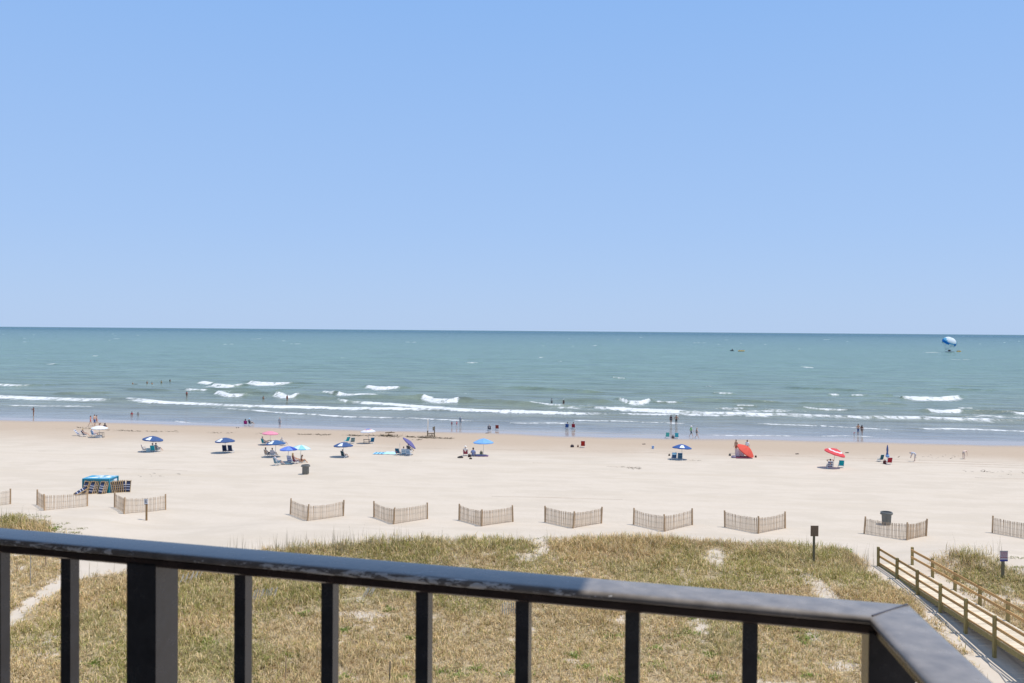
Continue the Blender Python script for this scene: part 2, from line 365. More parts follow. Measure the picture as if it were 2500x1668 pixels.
def sea_material():
    m = bpy.data.materials.new('sea_water'); n, l, b = nodes_of(m)
    geo = n.new('ShaderNodeNewGeometry'); sp = n.new('ShaderNodeSeparateXYZ'); l.new(geo.outputs['Position'], sp.inputs[0])
    lg = n.new('ShaderNodeMath'); lg.operation = 'LOGARITHM'; lg.inputs[1].default_value = 10; l.new(sp.outputs[1], lg.inputs[0])
    mr = n.new('ShaderNodeMapRange'); mr.inputs[1].default_value = 2.0; mr.inputs[2].default_value = 4.0; l.new(lg.outputs[0], mr.inputs[0])
    r = n.new('ShaderNodeValToRGB'); cr = r.color_ramp
    stops = [(127, (.30, .245, .19)), (136, (.21, .195, .158)), (150, (.18, .185, .145)), (185, (.16, .193, .148)), (260, (.14, .20, .152)), (420, (.125, .20, .15)), (800, (.115, .195, .145)), (1250, (.105, .18, .14)), (1650, (.028, .095, .105)), (9000, (.012, .075, .115))]
    for k, (y, c) in enumerate(stops):
        e = cr.elements[k] if k < 2 else cr.elements.new(0.5)
        e.position = (math.log10(y)-2)/2
        e.color = (*c, 1)
    l.new(mr.outputs[0], r.inputs[0])
    def noise(vec, scale, detail, rough=0.55):
        mp = n.new('ShaderNodeMapping'); mp.inputs['Scale'].default_value = vec; l.new(geo.outputs['Position'], mp.inputs[0])
        z = n.new('ShaderNodeTexNoise'); z.inputs['Scale'].default_value = scale; z.inputs['Detail'].default_value = detail; z.inputs['Roughness'].default_value = rough
        l.new(mp.outputs[0], z.inputs['Vector']); return z.outputs[0]
    n1 = noise((0.22, 1, 1), 0.9, 5); n2 = noise((0.25, 1, 1), 0.12, 6, 0.6); n3 = noise((0.12, 0.5, 1), 0.02, 5); n4 = noise((0.33, 0.8, 1), 0.30, 5, 0.6)
    patch = n.new('ShaderNodeMix'); patch.data_type = 'RGBA'; patch.blend_type = 'MULTIPLY'; patch.inputs[0].default_value = 1
    pr = n.new('ShaderNodeMapRange'); pr.inputs[1].default_value = 0.35; pr.inputs[2].default_value = 0.65; pr.inputs[3].default_value = 0.68; pr.inputs[4].default_value = 1.40
    mm_ = n.new('ShaderNodeMath'); mm_.operation = 'MULTIPLY_ADD'; l.new(n4, mm_.inputs[0]); mm_.inputs[1].default_value = 0.5
    hf_ = n.new('ShaderNodeMath'); hf_.operation = 'MULTIPLY'; l.new(n2, hf_.inputs[0]); hf_.inputs[1].default_value = 0.5; l.new(hf_.outputs[0], mm_.inputs[2]); l.new(mm_.outputs[0], pr.inputs[0]); l.new(r.outputs[0], patch.inputs[6]); l.new(pr.outputs[0], patch.inputs[7])
    at = n.new('ShaderNodeAttribute'); at.attribute_name = 'foam'
    fn = noise((1.0, 0.30, 1), 0.85, 8, 0.70)
    a = n.new('ShaderNodeMath'); a.operation = 'MULTIPLY_ADD'; l.new(fn, a.inputs[0]); a.inputs[1].default_value = 3.6; a.inputs[2].default_value = -0.95
    f = n.new('ShaderNodeMath'); f.operation = 'MULTIPLY'; l.new(a.outputs[0], f.inputs[0]); l.new(at.outputs['Fac'], f.inputs[1])
    fm = n.new('ShaderNodeMapRange'); fm.interpolation_type = 'SMOOTHSTEP'; fm.inputs[1].default_value = 0.28; fm.inputs[2].default_value = 1.10; l.new(f.outputs[0], fm.inputs[0])
    cm = n.new('ShaderNodeMix'); cm.data_type = 'RGBA'; l.new(fm.outputs[0], cm.inputs[0]); l.new(patch.outputs[2], cm.inputs[6]); cm.inputs[7].default_value = (0.68, 0.69, 0.69, 1)
    l.new(cm.outputs[2], b.inputs['Base Color'])
    near = n.new('ShaderNodeMapRange'); near.interpolation_type = 'SMOOTHSTEP'; near.inputs[1].default_value = 132; near.inputs[2].default_value = 165; l.new(sp.outputs[1], near.inputs[0])
    ro = n.new('ShaderNodeMapRange'); ro.inputs[3].default_value = 0.13; ro.inputs[4].default_value = 0.22; l.new(near.outputs[0], ro.inputs[0])
    rf = n.new('ShaderNodeMix'); l.new(fm.outputs[0], rf.inputs[0]); l.new(ro.outputs[0], rf.inputs[2]); rf.inputs[3].default_value = 0.9
    l.new(rf.outputs[0], b.inputs['Roughness'])
    b.inputs['IOR'].default_value = 1.33
    sl_ = n.new('ShaderNodeMapRange'); sl_.inputs[3].default_value = 0.36; sl_.inputs[4].default_value = 0.24; l.new(near.outputs[0], sl_.inputs[0])
    fr2 = n.new('ShaderNodeMapRange'); fr2.inputs[1].default_value = 3.1; fr2.inputs[2].default_value = 3.6; fr2.inputs[3].default_value = 1.0; fr2.inputs[4].default_value = 0.12; l.new(lg.outputs[0], fr2.inputs[0])
    sm_ = n.new('ShaderNodeMath'); sm_.operation = 'MULTIPLY'; l.new(sl_.outputs[0], sm_.inputs[0]); l.new(fr2.outputs[0], sm_.inputs[1])
    sf = n.new('ShaderNodeMix'); l.new(fm.outputs[0], sf.inputs[0]); l.new(sm_.outputs[0], sf.inputs[2]); sf.inputs[3].default_value = 0.1
    l.new(sf.outputs[0], b.inputs['Specular IOR Level'])
    def mad(x, k, c):
        q = n.new('ShaderNodeMath'); q.operation = 'MULTIPLY_ADD'; l.new(x, q.inputs[0]); q.inputs[1].default_value = k
        if isinstance(c, float): q.inputs[2].default_value = c
        else: l.new(c, q.inputs[2])
        return q.outputs[0]
    h = mad(n1, 0.55, mad(n4, 1.9, mad(n2, 3.0, mad(n3, 9.0, 0.0))))
    bp = n.new('ShaderNodeBump'); bp.inputs['Distance'].default_value = 1.0; l.new(h, bp.inputs['Height'])
    st = n.new('ShaderNodeMapRange'); st.inputs[3].default_value = 0.10; st.inputs[4].default_value = 0.75; l.new(near.outputs[0], st.inputs[0]); l.new(st.outputs[0], bp.inputs['Strength'])
    l.new(bp.outputs[0], b.inputs['Normal'])
    return m
me = grid_mesh('sea', SX, SY, SZ, sea_material())
fattr(me, 'foam', foam)
struct(link('sea', me))
# ---------------------------------------------------------------- the balcony: floor, ceiling slab, wall, railing
RZ = CAMZ-0.300                                          # top of the handrail
def on_plane(px, py, z): return GZ(px, py, z)
OC = GZ(2222, 1475, RZ)                                  # outer corner of the cap
OL = GZ(0, 1287, RZ)                                     # outer edge where it leaves the picture
u = (OL-OC); u.z = 0; u.normalize()                      # along the rail, to the left
nrm = Vector((u.y, -u.x, 0))
if nrm.dot(FWD) > 0: nrm = -nrm                          # towards the camera
CW = 0.058
back = GZ(2432, 1668, RZ)-OC; back.z = 0; back.normalize()   # direction of the return rail
def cap_profile(w, h, n=5):
    r = h*0.5; pts = []
    for k in range(n+1):
        a = math.pi/2-math.pi*k/n; pts.append((w/2-r+r*math.cos(a), -h/2+r*math.sin(a)))
    for k in range(n+1):
        a = -math.pi/2-math.pi*k/n; pts.append((-w/2+r+r*math.cos(a), -h/2+r*math.sin(a)))
    for k in range(1, 9): pts.append((-(w/2-r)+(w-2*r)*k/9, 0.0))
    top = [(x, z+0.0008*(1-(2*x/w)**2) if z > -h*0.2 else z) for x, z in pts]
    return top
_sb = Vector((back.y, -back.x, 0)); _sb = -_sb if _sb.dot(u) < 0 else _sb
_mi = (nrm+_sb).normalized(); CENT = OC+_mi*(CW/2/_mi.dot(nrm))     # centre line corner
def sweep(name, prof, p_l, p_c, p_r, m, parent):         # profile mitred round the corner
    d1 = (p_c-p_l).normalized(); d2 = (p_r-p_c).normalized()
    s1 = Vector((d1.y, -d1.x, 0)); s2 = Vector((d2.y, -d2.x, 0))
    sm = (s1+s2).normalized(); sm = sm/sm.dot(s1)
    mb = MB(); n = len(prof)
    steps = 26
    rings = []
    for k in range(steps+1): rings.append((p_l.lerp(p_c, k/steps), s1 if k < steps else sm))
    for k in range(1, 11): rings.append((p_c.lerp(p_r, k/10), s2))
    vs = [p+s*x+Vector((0, 0, z)) for p, s in rings for x, z in prof]
    fs = [(i*n+k, i*n+(k+1) % n, (i+1)*n+(k+1) % n, (i+1)*n+k) for i in range(len(rings)-1) for k in range(n)]
    fs += [tuple(range(n)), tuple(range((len(rings)-1)*n, len(rings)*n))[::-1]]
    mb.add(vs, fs); return mb.build(name, m, parent, smooth=False)
def rail_paint(name, base, chip, amount, scale):
    m = bpy.data.materials.new(name); n, l, b = nodes_of(m)
    tc = n.new('ShaderNodeTexCoord')
    mp = n.new('ShaderNodeMapping'); mp.inputs['Rotation'].default_value = (0, 0, -math.atan2(u.y, u.x)); mp.inputs['Scale'].default_value = (18, 70, 70)
    l.new(tc.outputs['Object'], mp.inputs[0])
    nz = n.new('ShaderNodeTexNoise'); nz.inputs['Scale'].default_value = scale; nz.inputs['Detail'].default_value = 6; nz.inputs['Roughness'].default_value = 0.7
    l.new(mp.outputs[0], nz.inputs['Vector'])
    big = n.new('ShaderNodeTexNoise'); big.inputs['Scale'].default_value = 3.1; big.inputs['Detail'].default_value = 2; l.new(tc.outputs['Object'], big.inputs['Vector'])
    ad = n.new('ShaderNodeMath'); ad.operation = 'MULTIPLY_ADD'; l.new(big.outputs[0], ad.inputs[0]); ad.inputs[1].default_value = 0.55; l.new(nz.outputs[0], ad.inputs[2])
    at = n.new('ShaderNodeAttribute'); at.attribute_name = 'edge'
    ad2 = n.new('ShaderNodeMath'); ad2.operation = 'MULTIPLY_ADD'; l.new(at.outputs['Fac'], ad2.inputs[0]); ad2.inputs[1].default_value = 0.5; l.new(ad.outputs[0], ad2.inputs[2])
    mr = n.new('ShaderNodeMapRange'); mr.interpolation_type = 'SMOOTHSTEP'; mr.inputs[1].default_value = amount; mr.inputs[2].default_value = amount+0.035; l.new(ad2.outputs[0], mr.inputs[0])
    dust = n.new('ShaderNodeTexNoise'); dust.inputs['Scale'].default_value = 40; dust.inputs['Detail'].default_value = 5; l.new(tc.outputs['Object'], dust.inputs['Vector'])
    r = n.new('ShaderNodeValToRGB'); r.color_ramp.elements[0].color = (*[c*0.75 for c in base], 1); r.color_ramp.elements[1].color = (*[c*1.25 for c in base], 1)
    r.color_ramp.elements[0].position = .3; r.color_ramp.elements[1].position = .7; l.new(dust.outputs[0], r.inputs[0])
    cm = n.new('ShaderNodeMix'); cm.data_type = 'RGBA'; l.new(mr.outputs[0], cm.inputs[0]); l.new(r.outputs[0], cm.inputs[6]); cm.inputs[7].default_value = (*chip, 1)
    l.new(cm.outputs[2], b.inputs['Base Color'])
    rr = n.new('ShaderNodeMapRange'); rr.inputs[3].default_value = 0.17; rr.inputs[4].default_value = 0.34; l.new(dust.outputs[0], rr.inputs[0]); l.new(rr.outputs[0], b.inputs['Roughness'])
    b.inputs['Specular IOR Level'].default_value = 0.55
    bp = n.new('ShaderNodeBump'); bp.inputs['Strength'].default_value = 0.25; bp.inputs['Distance'].default_value = 0.001; l.new(mr.outputs[0], bp.inputs['Height']); bp.invert = True
    l.new(bp.outputs[0], b.inputs['Normal'])
    return m
M_CAP = rail_paint('weathered_rail_paint', (0.23, 0.208, 0.19), (0.80, 0.79, 0.77), 1.30, 2.2)
M_CHAN = rail_paint('brown_reflection_paint', (0.055, 0.036, 0.030), (0.22, 0.12, 0.09), 1.10, 1.0)  # brown reflections on the channel's underside are put into its base colour
M_BAL = rail_paint('dark_baluster_paint', (0.052, 0.052, 0.055), (0.3, 0.2, 0.16), 1.12, 2.0)
rail = thing('balcony_railing', 'dark grey metal balcony railing with chipped paint on its handrail', 'railing', (0, 0, 0))
PL = CENT+u*2.6; PR = CENT+back*1.15
PL.z = CENT.z = PR.z = RZ
hr = sweep('handrail', cap_profile(CW, 0.0095), PL, CENT, PR, M_CAP, rail)
co = np.array([v.co for v in hr.data.vertices]); base_n = np.array(nrm); rel = (co-np.array(CENT)) @ base_n
fattr(hr.data, 'edge', np.clip((rel/(CW/2)-0.1)/0.9, 0, 1)**1.5*(((co-np.array(CENT)) @ np.array(u)) > 0.25))
for p in hr.data.polygons: p.use_smooth = True
D = Vector((0, 0, 1))
sweep('rail_channel', [(-.020, 0), (.020, 0), (.023, -.002), (.023, -.010), (.020, -.0125), (-.020, -.0125), (-.023, -.010), (-.023, -.002)],
      PL-D*.009, CENT-D*.009, PR-D*.009, M_CHAN, rail)
sweep('bottom_rail', [(-.017, 0), (.017, 0), (.017, -.03), (-.017, -.03)], PL-D*.93, CENT-D*.93, PR-D*.93, M_BAL, rail)
def rail_s(px):                                          # distance along the rail seen at photo column px
    d = ray(px, 1450); d = Vector((d.x, d.y, 0)); c = Vector((CENT.x, CENT.y, 0))
    # c + u*s = d*t
    det = u.x*(-d.y)-(-d.x)*u.y
    return (-c.x*(-d.y)-(-d.x)*(-c.y))/det
ang = math.atan2(u.y, u.x)
MB().bar(CENT+_mi*(CW*.58)+D*.0002, CENT-_mi*(CW*.58)+D*.0002, .0020, .0022).build('weld_seam', M_CHAN, rail)
bal_me = MB().box((0, 0, -.4765), (.0165, .0165, .92)).mesh('baluster', M_BAL)
for me_ in (bal_me,): fattr(me_, 'edge', np.zeros(len(me_.vertices)))
for px in (-190, 2, 171, 594, 806, 1036, 1279, 1546, 1832):
    link('baluster', bal_me, rail, CENT+u*rail_s(px)-D*.0, (0, 0, ang))
for k in range(1, 8): link('baluster', bal_me, rail, CENT+back*(.135*k+.02), (0, 0, math.atan2(back.y, back.x)))
post_me = MB().box((0, 0, -.0165-.53), (.046, .046, 1.06)).mesh('post', M_BAL)
for s in (rail_s(373), 0.002, rail_s(373)+ (rail_s(373)-0.0)): link('post', post_me, rail, CENT+u*s, (0, 0, ang))
M_CONC = mat('painted_concrete', (0.16, 0.145, 0.13), 0.85, 0.08, 3, spec=0.2, bump=0.2)
FZ = RZ-1.07
def slab(name, pts, z0, z1, m):
    n = len(pts); vs = [(p.x, p.y, z) for z in (z0, z1) for p in pts]
    fs = [tuple(range(n))[::-1], tuple(range(n, 2*n))]+[(k, (k+1) % n, n+(k+1) % n, n+k) for k in range(n)]
    return struct(MB().add(vs, fs).build(name, m))
slab('balcony_floor', [PL-nrm*.12+u*2, OC-nrm*.08-u*.1, PR-u*.12+back*1.2, PL+nrm*2.3+u*2], FZ-.2, FZ, M_CONC)
SB = GZ(1455, 1432, RZ)                                  # where the sunlit part of the rail begins
CZ = RZ+1.32
EDGE = SB+to_sun*((CZ-RZ)/to_sun.z)                      # the point of the slab above that casts that edge
e2 = (-back-u*0.25).normalized()
slab('balcony_ceiling', [EDGE+u*4.6-nrm*.55, EDGE-nrm*.55+u*.02, EDGE+nrm*.9, EDGE+nrm*2.6, EDGE+u*4.6+nrm*2.6], CZ, CZ+.2, M_CONC)
wl_p = CENT+nrm*2.25
w0 = wl_p+u*4.4; w1 = wl_p-u*1.5
slab('building_wall', [w0, w1, w1+nrm*.25, w0+nrm*.25], FZ+.002, CZ-.002, mat('stucco_wall', (0.20, 0.17, 0.14), 0.9, 0.06, 8, spec=0.15, bump=0.3))

q0 = CENT+u*1.75+nrm*.12
slab('unseen_shade_wall', [q0, q0+u*.2, q0+u*.2+nrm*2.1, q0+nrm*2.1], FZ+.002, CZ-.002, MATS['stucco_wall'])  # unseen wall added on the left to block light and darken the railing

# ---------------------------------------------------------------- dune grass, forbs, sea oats, seaweed
def veg_mat(name, trans=0.25):
    m = bpy.data.materials.new(name); n, l, b = nodes_of(m)
    at = n.new('ShaderNodeAttribute'); at.attribute_name = 'col'
    nz = n.new('ShaderNodeTexNoise'); nz.inputs['Scale'].default_value = 3.0
    hs = n.new('ShaderNodeHueSaturation'); mr = n.new('ShaderNodeMapRange'); mr.inputs[3].default_value = 0.8; mr.inputs[4].default_value = 1.2
    l.new(nz.outputs[0], mr.inputs[0]); l.new(mr.outputs[0], hs.inputs['Value']); l.new(at.outputs['Color'], hs.inputs['Color'])
    l.new(hs.outputs[0], b.inputs['Base Color']); b.inputs['Roughness'].default_value = 0.7; b.inputs['Specular IOR Level'].default_value = 0.2
    t = n.new('ShaderNodeBsdfTranslucent'); l.new(hs.outputs[0], t.inputs[0]); mx = n.new('ShaderNodeMixShader'); mx.inputs[0].default_value = trans
    l.new(b.outputs[0], mx.inputs[1]); l.new(t.outputs[0], mx.inputs[2]); l.new(mx.outputs[0], n['Material Output'].inputs[0]); return m
def blades(name, bx, by, az, lean, h, w, col, m, curl=0.5, z=None):
    n = len(bx); bz = terrain(bx, by)-0.02 if z is None else z
    b = np.stack([bx, by, bz], 1)
    dx = np.cos(az); dy = np.sin(az)
    side = np.stack([-dy, dx, 0*dx], 1)
    # turn the flat of the blade at random
    tw = rng.uniform(-1, 1, n)[:, None]
    side = side+np.stack([dx, dy, 0*dx], 1)*tw*0.6; side /= np.linalg.norm(side, axis=1)[:, None]
    d1 = np.stack([dx*np.sin(lean), dy*np.sin(lean), np.cos(lean)], 1)
    l2 = np.minimum(lean+curl*(0.4+rng.random(n)), 2.3)
    d2 = np.stack([dx*np.sin(l2), dy*np.sin(l2), np.cos(l2)], 1)
    mid = b+d1*(h*0.55)[:, None]; tip = mid+d2*(h*0.45)[:, None]
    tip[:, 2] = np.maximum(tip[:, 2], bz+0.03)
    sw = side*(w*0.5)[:, None]
    co = np.stack([b-sw, b+sw, mid-sw*0.8, mid+sw*0.8, tip], 1).reshape(-1, 3)
    k = np.arange(n)[:, None]*5
    tri = np.stack([k+[0, 1, 3], k+[0, 3, 2], k+[2, 3, 4]], 1).reshape(-1, 3)
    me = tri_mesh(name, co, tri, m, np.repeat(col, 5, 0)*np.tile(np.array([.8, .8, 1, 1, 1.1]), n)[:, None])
    o = link(name, me); o['kind'] = 'stuff'; return o
M_VEG = veg_mat('dune_grass')
NC = 50000
cx = rng.uniform(-62, 42, NC*6); cy = rng.uniform(28, 64, NC*6)
vis = np.abs((cx*RGT.x+cy*RGT.y)/(cx*FWD.x+cy*FWD.y)) < 0.70
keep = (rng.random(len(cx)) < veg_density(cx+rng.normal(0, .25, len(cx)), cy+rng.normal(0, .45, len(cx)))) & vis & ((cx*RGT.x+cy*RGT.y) < 22.4+2.2*((cx*RGT.x+cy*RGT.y) > 24.9)*10)
cx, cy = cx[keep][:NC], cy[keep][:NC]
NB = 9
bx = np.repeat(cx, NB)+rng.normal(0, .11, len(cx)*NB); by = np.repeat(cy, NB)+rng.normal(0, .11, len(cx)*NB)
n = len(bx)
green = smooth(0.42, 0.66, fbm(bx*0.16+50, by*0.2+4, 3)+0.06*smooth(50, 55, by)-0.035)
dead = smooth(0.5, 0.66, fbm(bx*0.33+12, by*0.33+90, 3))
straw = np.array([.66, .49, .245]); tan = np.array([.53, .37, .18]); olive = np.array([.37, .305, .10]); grey = np.array([.60, .48, .33]); bright = np.array([.25, .29, .06]); brown = np.array([.33, .19, .08])
pick = rng.random(n)
col = np.where((pick < .15+.62*green)[:, None], olive+(bright-olive)*rng.random((n, 1))*0.8, np.where((pick < .58+.3*green)[:, None], straw, np.where((pick < .80)[:, None], tan, np.where((pick < .92)[:, None], grey, brown))))
col = col+(grey-col)*(0.35*dead*rng.random(n))[:, None]
col = col*rng.uniform(.6, 1.3, (n, 1))*np.repeat(rng.uniform(.78, 1.42, len(cx)), NB)[:, None]
wide = rng.random(n) < 0.22
col = np.where(wide[:, None] & (pick > .3)[:, None], np.array([.76, .58, .31])*rng.uniform(.7, 1.15, (n, 1)), col)
tall = smooth(48, 54, by)*0.5+smooth(0.5, 0.65, fbm(bx*0.3, by*0.3+20, 2))*0.4
h = rng.uniform(.18, .42, n)*(1+tall); lean = np.abs(rng.normal(0.75, 0.42, n))*(1-0.45*tall); lean = np.where(rng.random(n) < 0.3, rng.uniform(1.1, 1.5, n), lean)
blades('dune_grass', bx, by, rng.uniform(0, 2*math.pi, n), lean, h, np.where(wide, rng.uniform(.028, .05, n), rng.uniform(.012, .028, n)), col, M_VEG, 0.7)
# low bright forbs in scattered mats
fp = [(1245, 1340), (1400, 1600), (1490, 1555), (1600, 1585), (1650, 1555), (1680, 1545), (1735, 1600), (1600, 1625), (1690, 1505), (505, 1570), (490, 1585), (840, 1540), (700, 1600), (660, 1610), (740, 1500), (975, 1655), (840, 1655), (1080, 1640), (1120, 1650), (1160, 1635), (1260, 1640),
      (1000, 1560), (1960, 1560), (1945, 1540), (1975, 1650), (1885, 1535), (270, 1460), (290, 1440), (950, 1490), (2060, 1345), (2025, 1350), (230, 1620), (330, 1625), (1840, 1610), (1430, 1630), (1740, 1655), (1500, 1660), (70, 1300), (50, 1285), (25, 1280), (95, 1290), (130, 1292), (60, 1310)]
fx, fy, fc = [], [], []
for px, py in fp:
    p = G(px, py, False); k = 220; r = random.uniform(.3, .75)
    a = rng.uniform(0, 2*math.pi, k); q = r*np.sqrt(rng.random(k))*(0.7+0.5*np.sin(a*3+px))
    fx.append(p.x+q*np.cos(a)*1.3); fy.append(p.y+q*np.sin(a)); fc.append(np.array([.20, .30, .06])*rng.uniform(.65, 1.35, (k, 1))+np.array([.06, .02, 0])*rng.random((k, 1)))
fx = np.concatenate(fx); fy = np.concatenate(fy); n = len(fx)
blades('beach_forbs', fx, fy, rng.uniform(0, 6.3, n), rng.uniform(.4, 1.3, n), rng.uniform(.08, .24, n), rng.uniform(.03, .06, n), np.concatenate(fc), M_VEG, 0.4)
# sea oats: tall thin stalks along the crest
ox, oy = [], []
for px, py, k, sx in ((640, 1352, 80, 90), (760, 1338, 110, 90), (900, 1328, 85, 90), (1020, 1324, 40, 70), (1340, 1322, 18, 80), (560, 1364, 22, 70), (430, 1384, 12, 70), (2100, 1372, 22, 35), (2000, 1345, 16, 60), (40, 1268, 30, 60), (2380, 1352, 14, 70), (230, 1402, 14, 60)):
    for _ in range(k):
        p = G(px+random.uniform(-sx, sx), py+random.uniform(0, 22), False); ox.append(p.x); oy.append(p.y)
ox = np.array(ox); oy = np.array(oy); n = len(ox); oc = np.array([.34, .28, .16])*rng.uniform(.6, 1.2, (n, 1)); oh = rng.uniform(.7, 1.55, n)
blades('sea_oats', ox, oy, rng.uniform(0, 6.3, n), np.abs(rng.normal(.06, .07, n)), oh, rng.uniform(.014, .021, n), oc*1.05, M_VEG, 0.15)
# creeping runners on the sand beyond the left dune
cxs, cys = [], []
for px0, py0, px1, py1 in ((60, 1262, 125, 1262), (80, 1272, 112, 1272), (115, 1282, 172, 1279), (110, 1288, 150, 1286), (150, 1293, 215, 1291), (95, 1296, 160, 1300), (170, 1300, 195, 1302), (20, 1256, 95, 1258), (2460, 1362, 2510, 1364), (2470, 1385, 2505, 1386), (1300, 1318, 1345, 1312), (1830, 1322, 1895, 1330)):
    for t in np.linspace(0, 1, 70):
        p = G(px0+(px1-px0)*t+random.gauss(0, 4), py0+(py1-py0)*t+random.gauss(0, 1.2), False); cxs.append(p.x); cys.append(p.y)
cxs = np.array(cxs); cys = np.array(cys); n = len(cxs)
blades('creeping_runners', cxs, cys, rng.uniform(0, 6.3, n), rng.uniform(.5, 1.35, n), rng.uniform(.08, .25, n), rng.uniform(.02, .05, n), np.array([.26, .26, .09])*rng.uniform(.6, 1.3, (n, 1)), M_VEG, 0.5)
# the wrack line: strands of seaweed
wx, wy = [], []
wr = [(190, 1044), (260, 1050), (330, 1053), (420, 1054), (520, 1057), (600, 1058), (700, 1060), (800, 1062), (870, 1064), (940, 1064), (985, 1066), (1020, 1068), (1060, 1070), (1120, 1071)]
for (a, b), (c, d) in zip(wr[:-1], wr[1:]):
    dens = 150 if a > 560 else 60
    for t in np.linspace(0, 1, dens):
        if fbm(np.array([a+(c-a)*t])*0.06, np.array([3.3]), 2)[0] < 0.42: continue
        p = G(a+(c-a)*t, b+(d-b)*t+random.gauss(0, .7)); wx.append(p.x); wy.append(p.y)
for px, py, sx, sy, k in ((945, 1064, 16, 1.5, 120), (1048, 1066, 9, 1.5, 70), (1030, 1068, 14, .8, 40), (1020, 1074, 5, .6, 14), (1550, 1143, 8, 1.6, 16), (1530, 1141, 12, .8, 8), (960, 1067, 14, 1.2, 40), (2280, 1116, 60, 3, 20), (2400, 1151, 20, 1.2, 14), (2450, 1156, 30, 4, 12), (1700, 1125, 8, .5, 8), (370, 1161, 30, 3, 10)):
    for _ in range(k):
        p = G(px+random.gauss(0, sx), py+random.gauss(0, sy)); wx.append(p.x); wy.append(p.y)
wx = np.array(wx); wy = np.array(wy); n = len(wx)
blades('seaweed', wx, wy, rng.choice([0.1, 3.2, 0.4, 2.8], n)+rng.normal(0, .4, n), rng.uniform(1.1, 1.5, n), rng.uniform(.25, .65, n), rng.uniform(.06, .15, n), np.array([.085, .065, .04])*rng.uniform(.6, 1.7, (n, 1)), M_VEG, 0.2)

def wheel_track(pts, wdt):
    P = [G(x, y) for x, y in pts]; Q = []
    for a, b in zip(P[:-1], P[1:]):
        nn = max(2, int((b-a).length/1.2)); Q += [a.lerp(b, i/nn) for i in range(nn)]
    mb = MB()
    for i, p in enumerate(Q):
        wv = 0.25*math.sin(i*.13)+.12*math.sin(i*.41); w_ = wdt*(.55+.9*float(fbm(np.array([i*.21]), np.array([wdt*9]), 3)[0]))*min(1, i/6, (len(Q)-1-i)/6)
        for dy, dz in ((-w_/2, .004), (0, .014), (w_/2, .004)):
            y = p.y+wv+dy; mb.v.append((p.x, y, float(terrain(p.x, y))+dz))
    for i in range(len(Q)-1):
        for c in range(2): mb.f.append((i*3+c, i*3+3+c, i*3+4+c, i*3+1+c)); mb.m.append(0)
    struct(mb.build('wheel_track', mat('damp_track_sand', (.47, .375, .285), .95, .14, 1.2, spec=.1)))
wheel_track([(760, 1089), (1000, 1094), (1250, 1099), (1600, 1105), (1900, 1113), (2100, 1120), (2600, 1136)], .42)
wheel_track([(1220, 1097), (1500, 1101), (1700, 1104)], .30)
wheel_track([(2000, 1122), (2250, 1130), (2600, 1141)], .55)
wheel_track([(2240, 1136), (2400, 1140), (2600, 1147)], .30)
wheel_track([(260, 1144), (380, 1147), (480, 1152)], .35)
wheel_track([(1480, 1139), (1540, 1142), (1580, 1145)], 1.3)
wheel_track([(2380, 1166), (2480, 1170), (2600, 1171)], .5)
wheel_track([(95, 1102), (130, 1101)], .6); wheel_track([(1300, 1130), (1345, 1131)], .7); wheel_track([(1010, 1126), (1050, 1127)], .7)
wheel_track([(1200, 1212), (1400, 1218), (1560, 1222)], .3); wheel_track([(0, 1048), (150, 1047), (230, 1051)], .4)

# ---------------------------------------------------------------- sand fences
M_PICK = wood('weathered_picket', (0.62, 0.455, 0.30), 0.62, 2)
M_POST = wood('fence_post_wood', (0.54, 0.37, 0.22), 0.6)
M_OLDP = wood('bleached_picket', (0.52, 0.48, 0.42), 0.7, 2)
M_WIRE = mat('fence_wire', (0.25, 0.22, 0.2), 0.5, metal=0.6)
pick_me = []
for k in range(4):
    hh = 1.165+0.010*k; pick_me.append(MB().box((0, 0, hh/2-.03), (.042, .012, hh)).mesh('picket', M_PICK))
fpost_me = MB().tube((0, 0, -.1), (0, 0, 1.26), .068, .06, 8).mesh('post', M_POST)
def fence_leg(root, a, b, npk, first_post, last_post):
    d = b-a; L = math.hypot(d.x, d.y); az = math.atan2(d.y, d.x); o = root.location
    def z_at(x, y): return float(terrain(x, y))
    sag = random.uniform(.02, .05)
    for k in range(npk):
        t = (k+.5)/npk; x = a.x+d.x*t; y = a.y+d.y*t
        bow = math.sin(math.pi*t)*random.uniform(.03, .06)
        x += -math.sin(az)*bow; y += math.cos(az)*bow
        link('picket', random.choice(pick_me), root, Vector((x, y, z_at(x, y)-sag*math.sin(math.pi*t)*2))-o, (random.gauss(0, .012), random.gauss(0, .012), az+random.gauss(0, .02)))
    for zz in (.22, .62, 1.0):
        mb = MB(); prev = None
        for k in range(7):
            t = k/6; x = a.x+d.x*t; y = a.y+d.y*t; bow = math.sin(math.pi*t)*.045
            p = Vector((x-math.sin(az)*bow, y+math.cos(az)*bow, z_at(x, y)+zz-sag*math.sin(math.pi*t)*2))-o
            if prev is not None: mb.tube(prev, p, .006, n=4)
            prev = p
        mb.build('wire', M_WIRE, root)
    for flag, p in ((first_post, a), (last_post, b)):
        if flag: link('post', fpost_me, root, Vector((p.x, p.y, z_at(p.x, p.y)))-o, (random.gauss(0, .03), random.gauss(0, .03), 0))
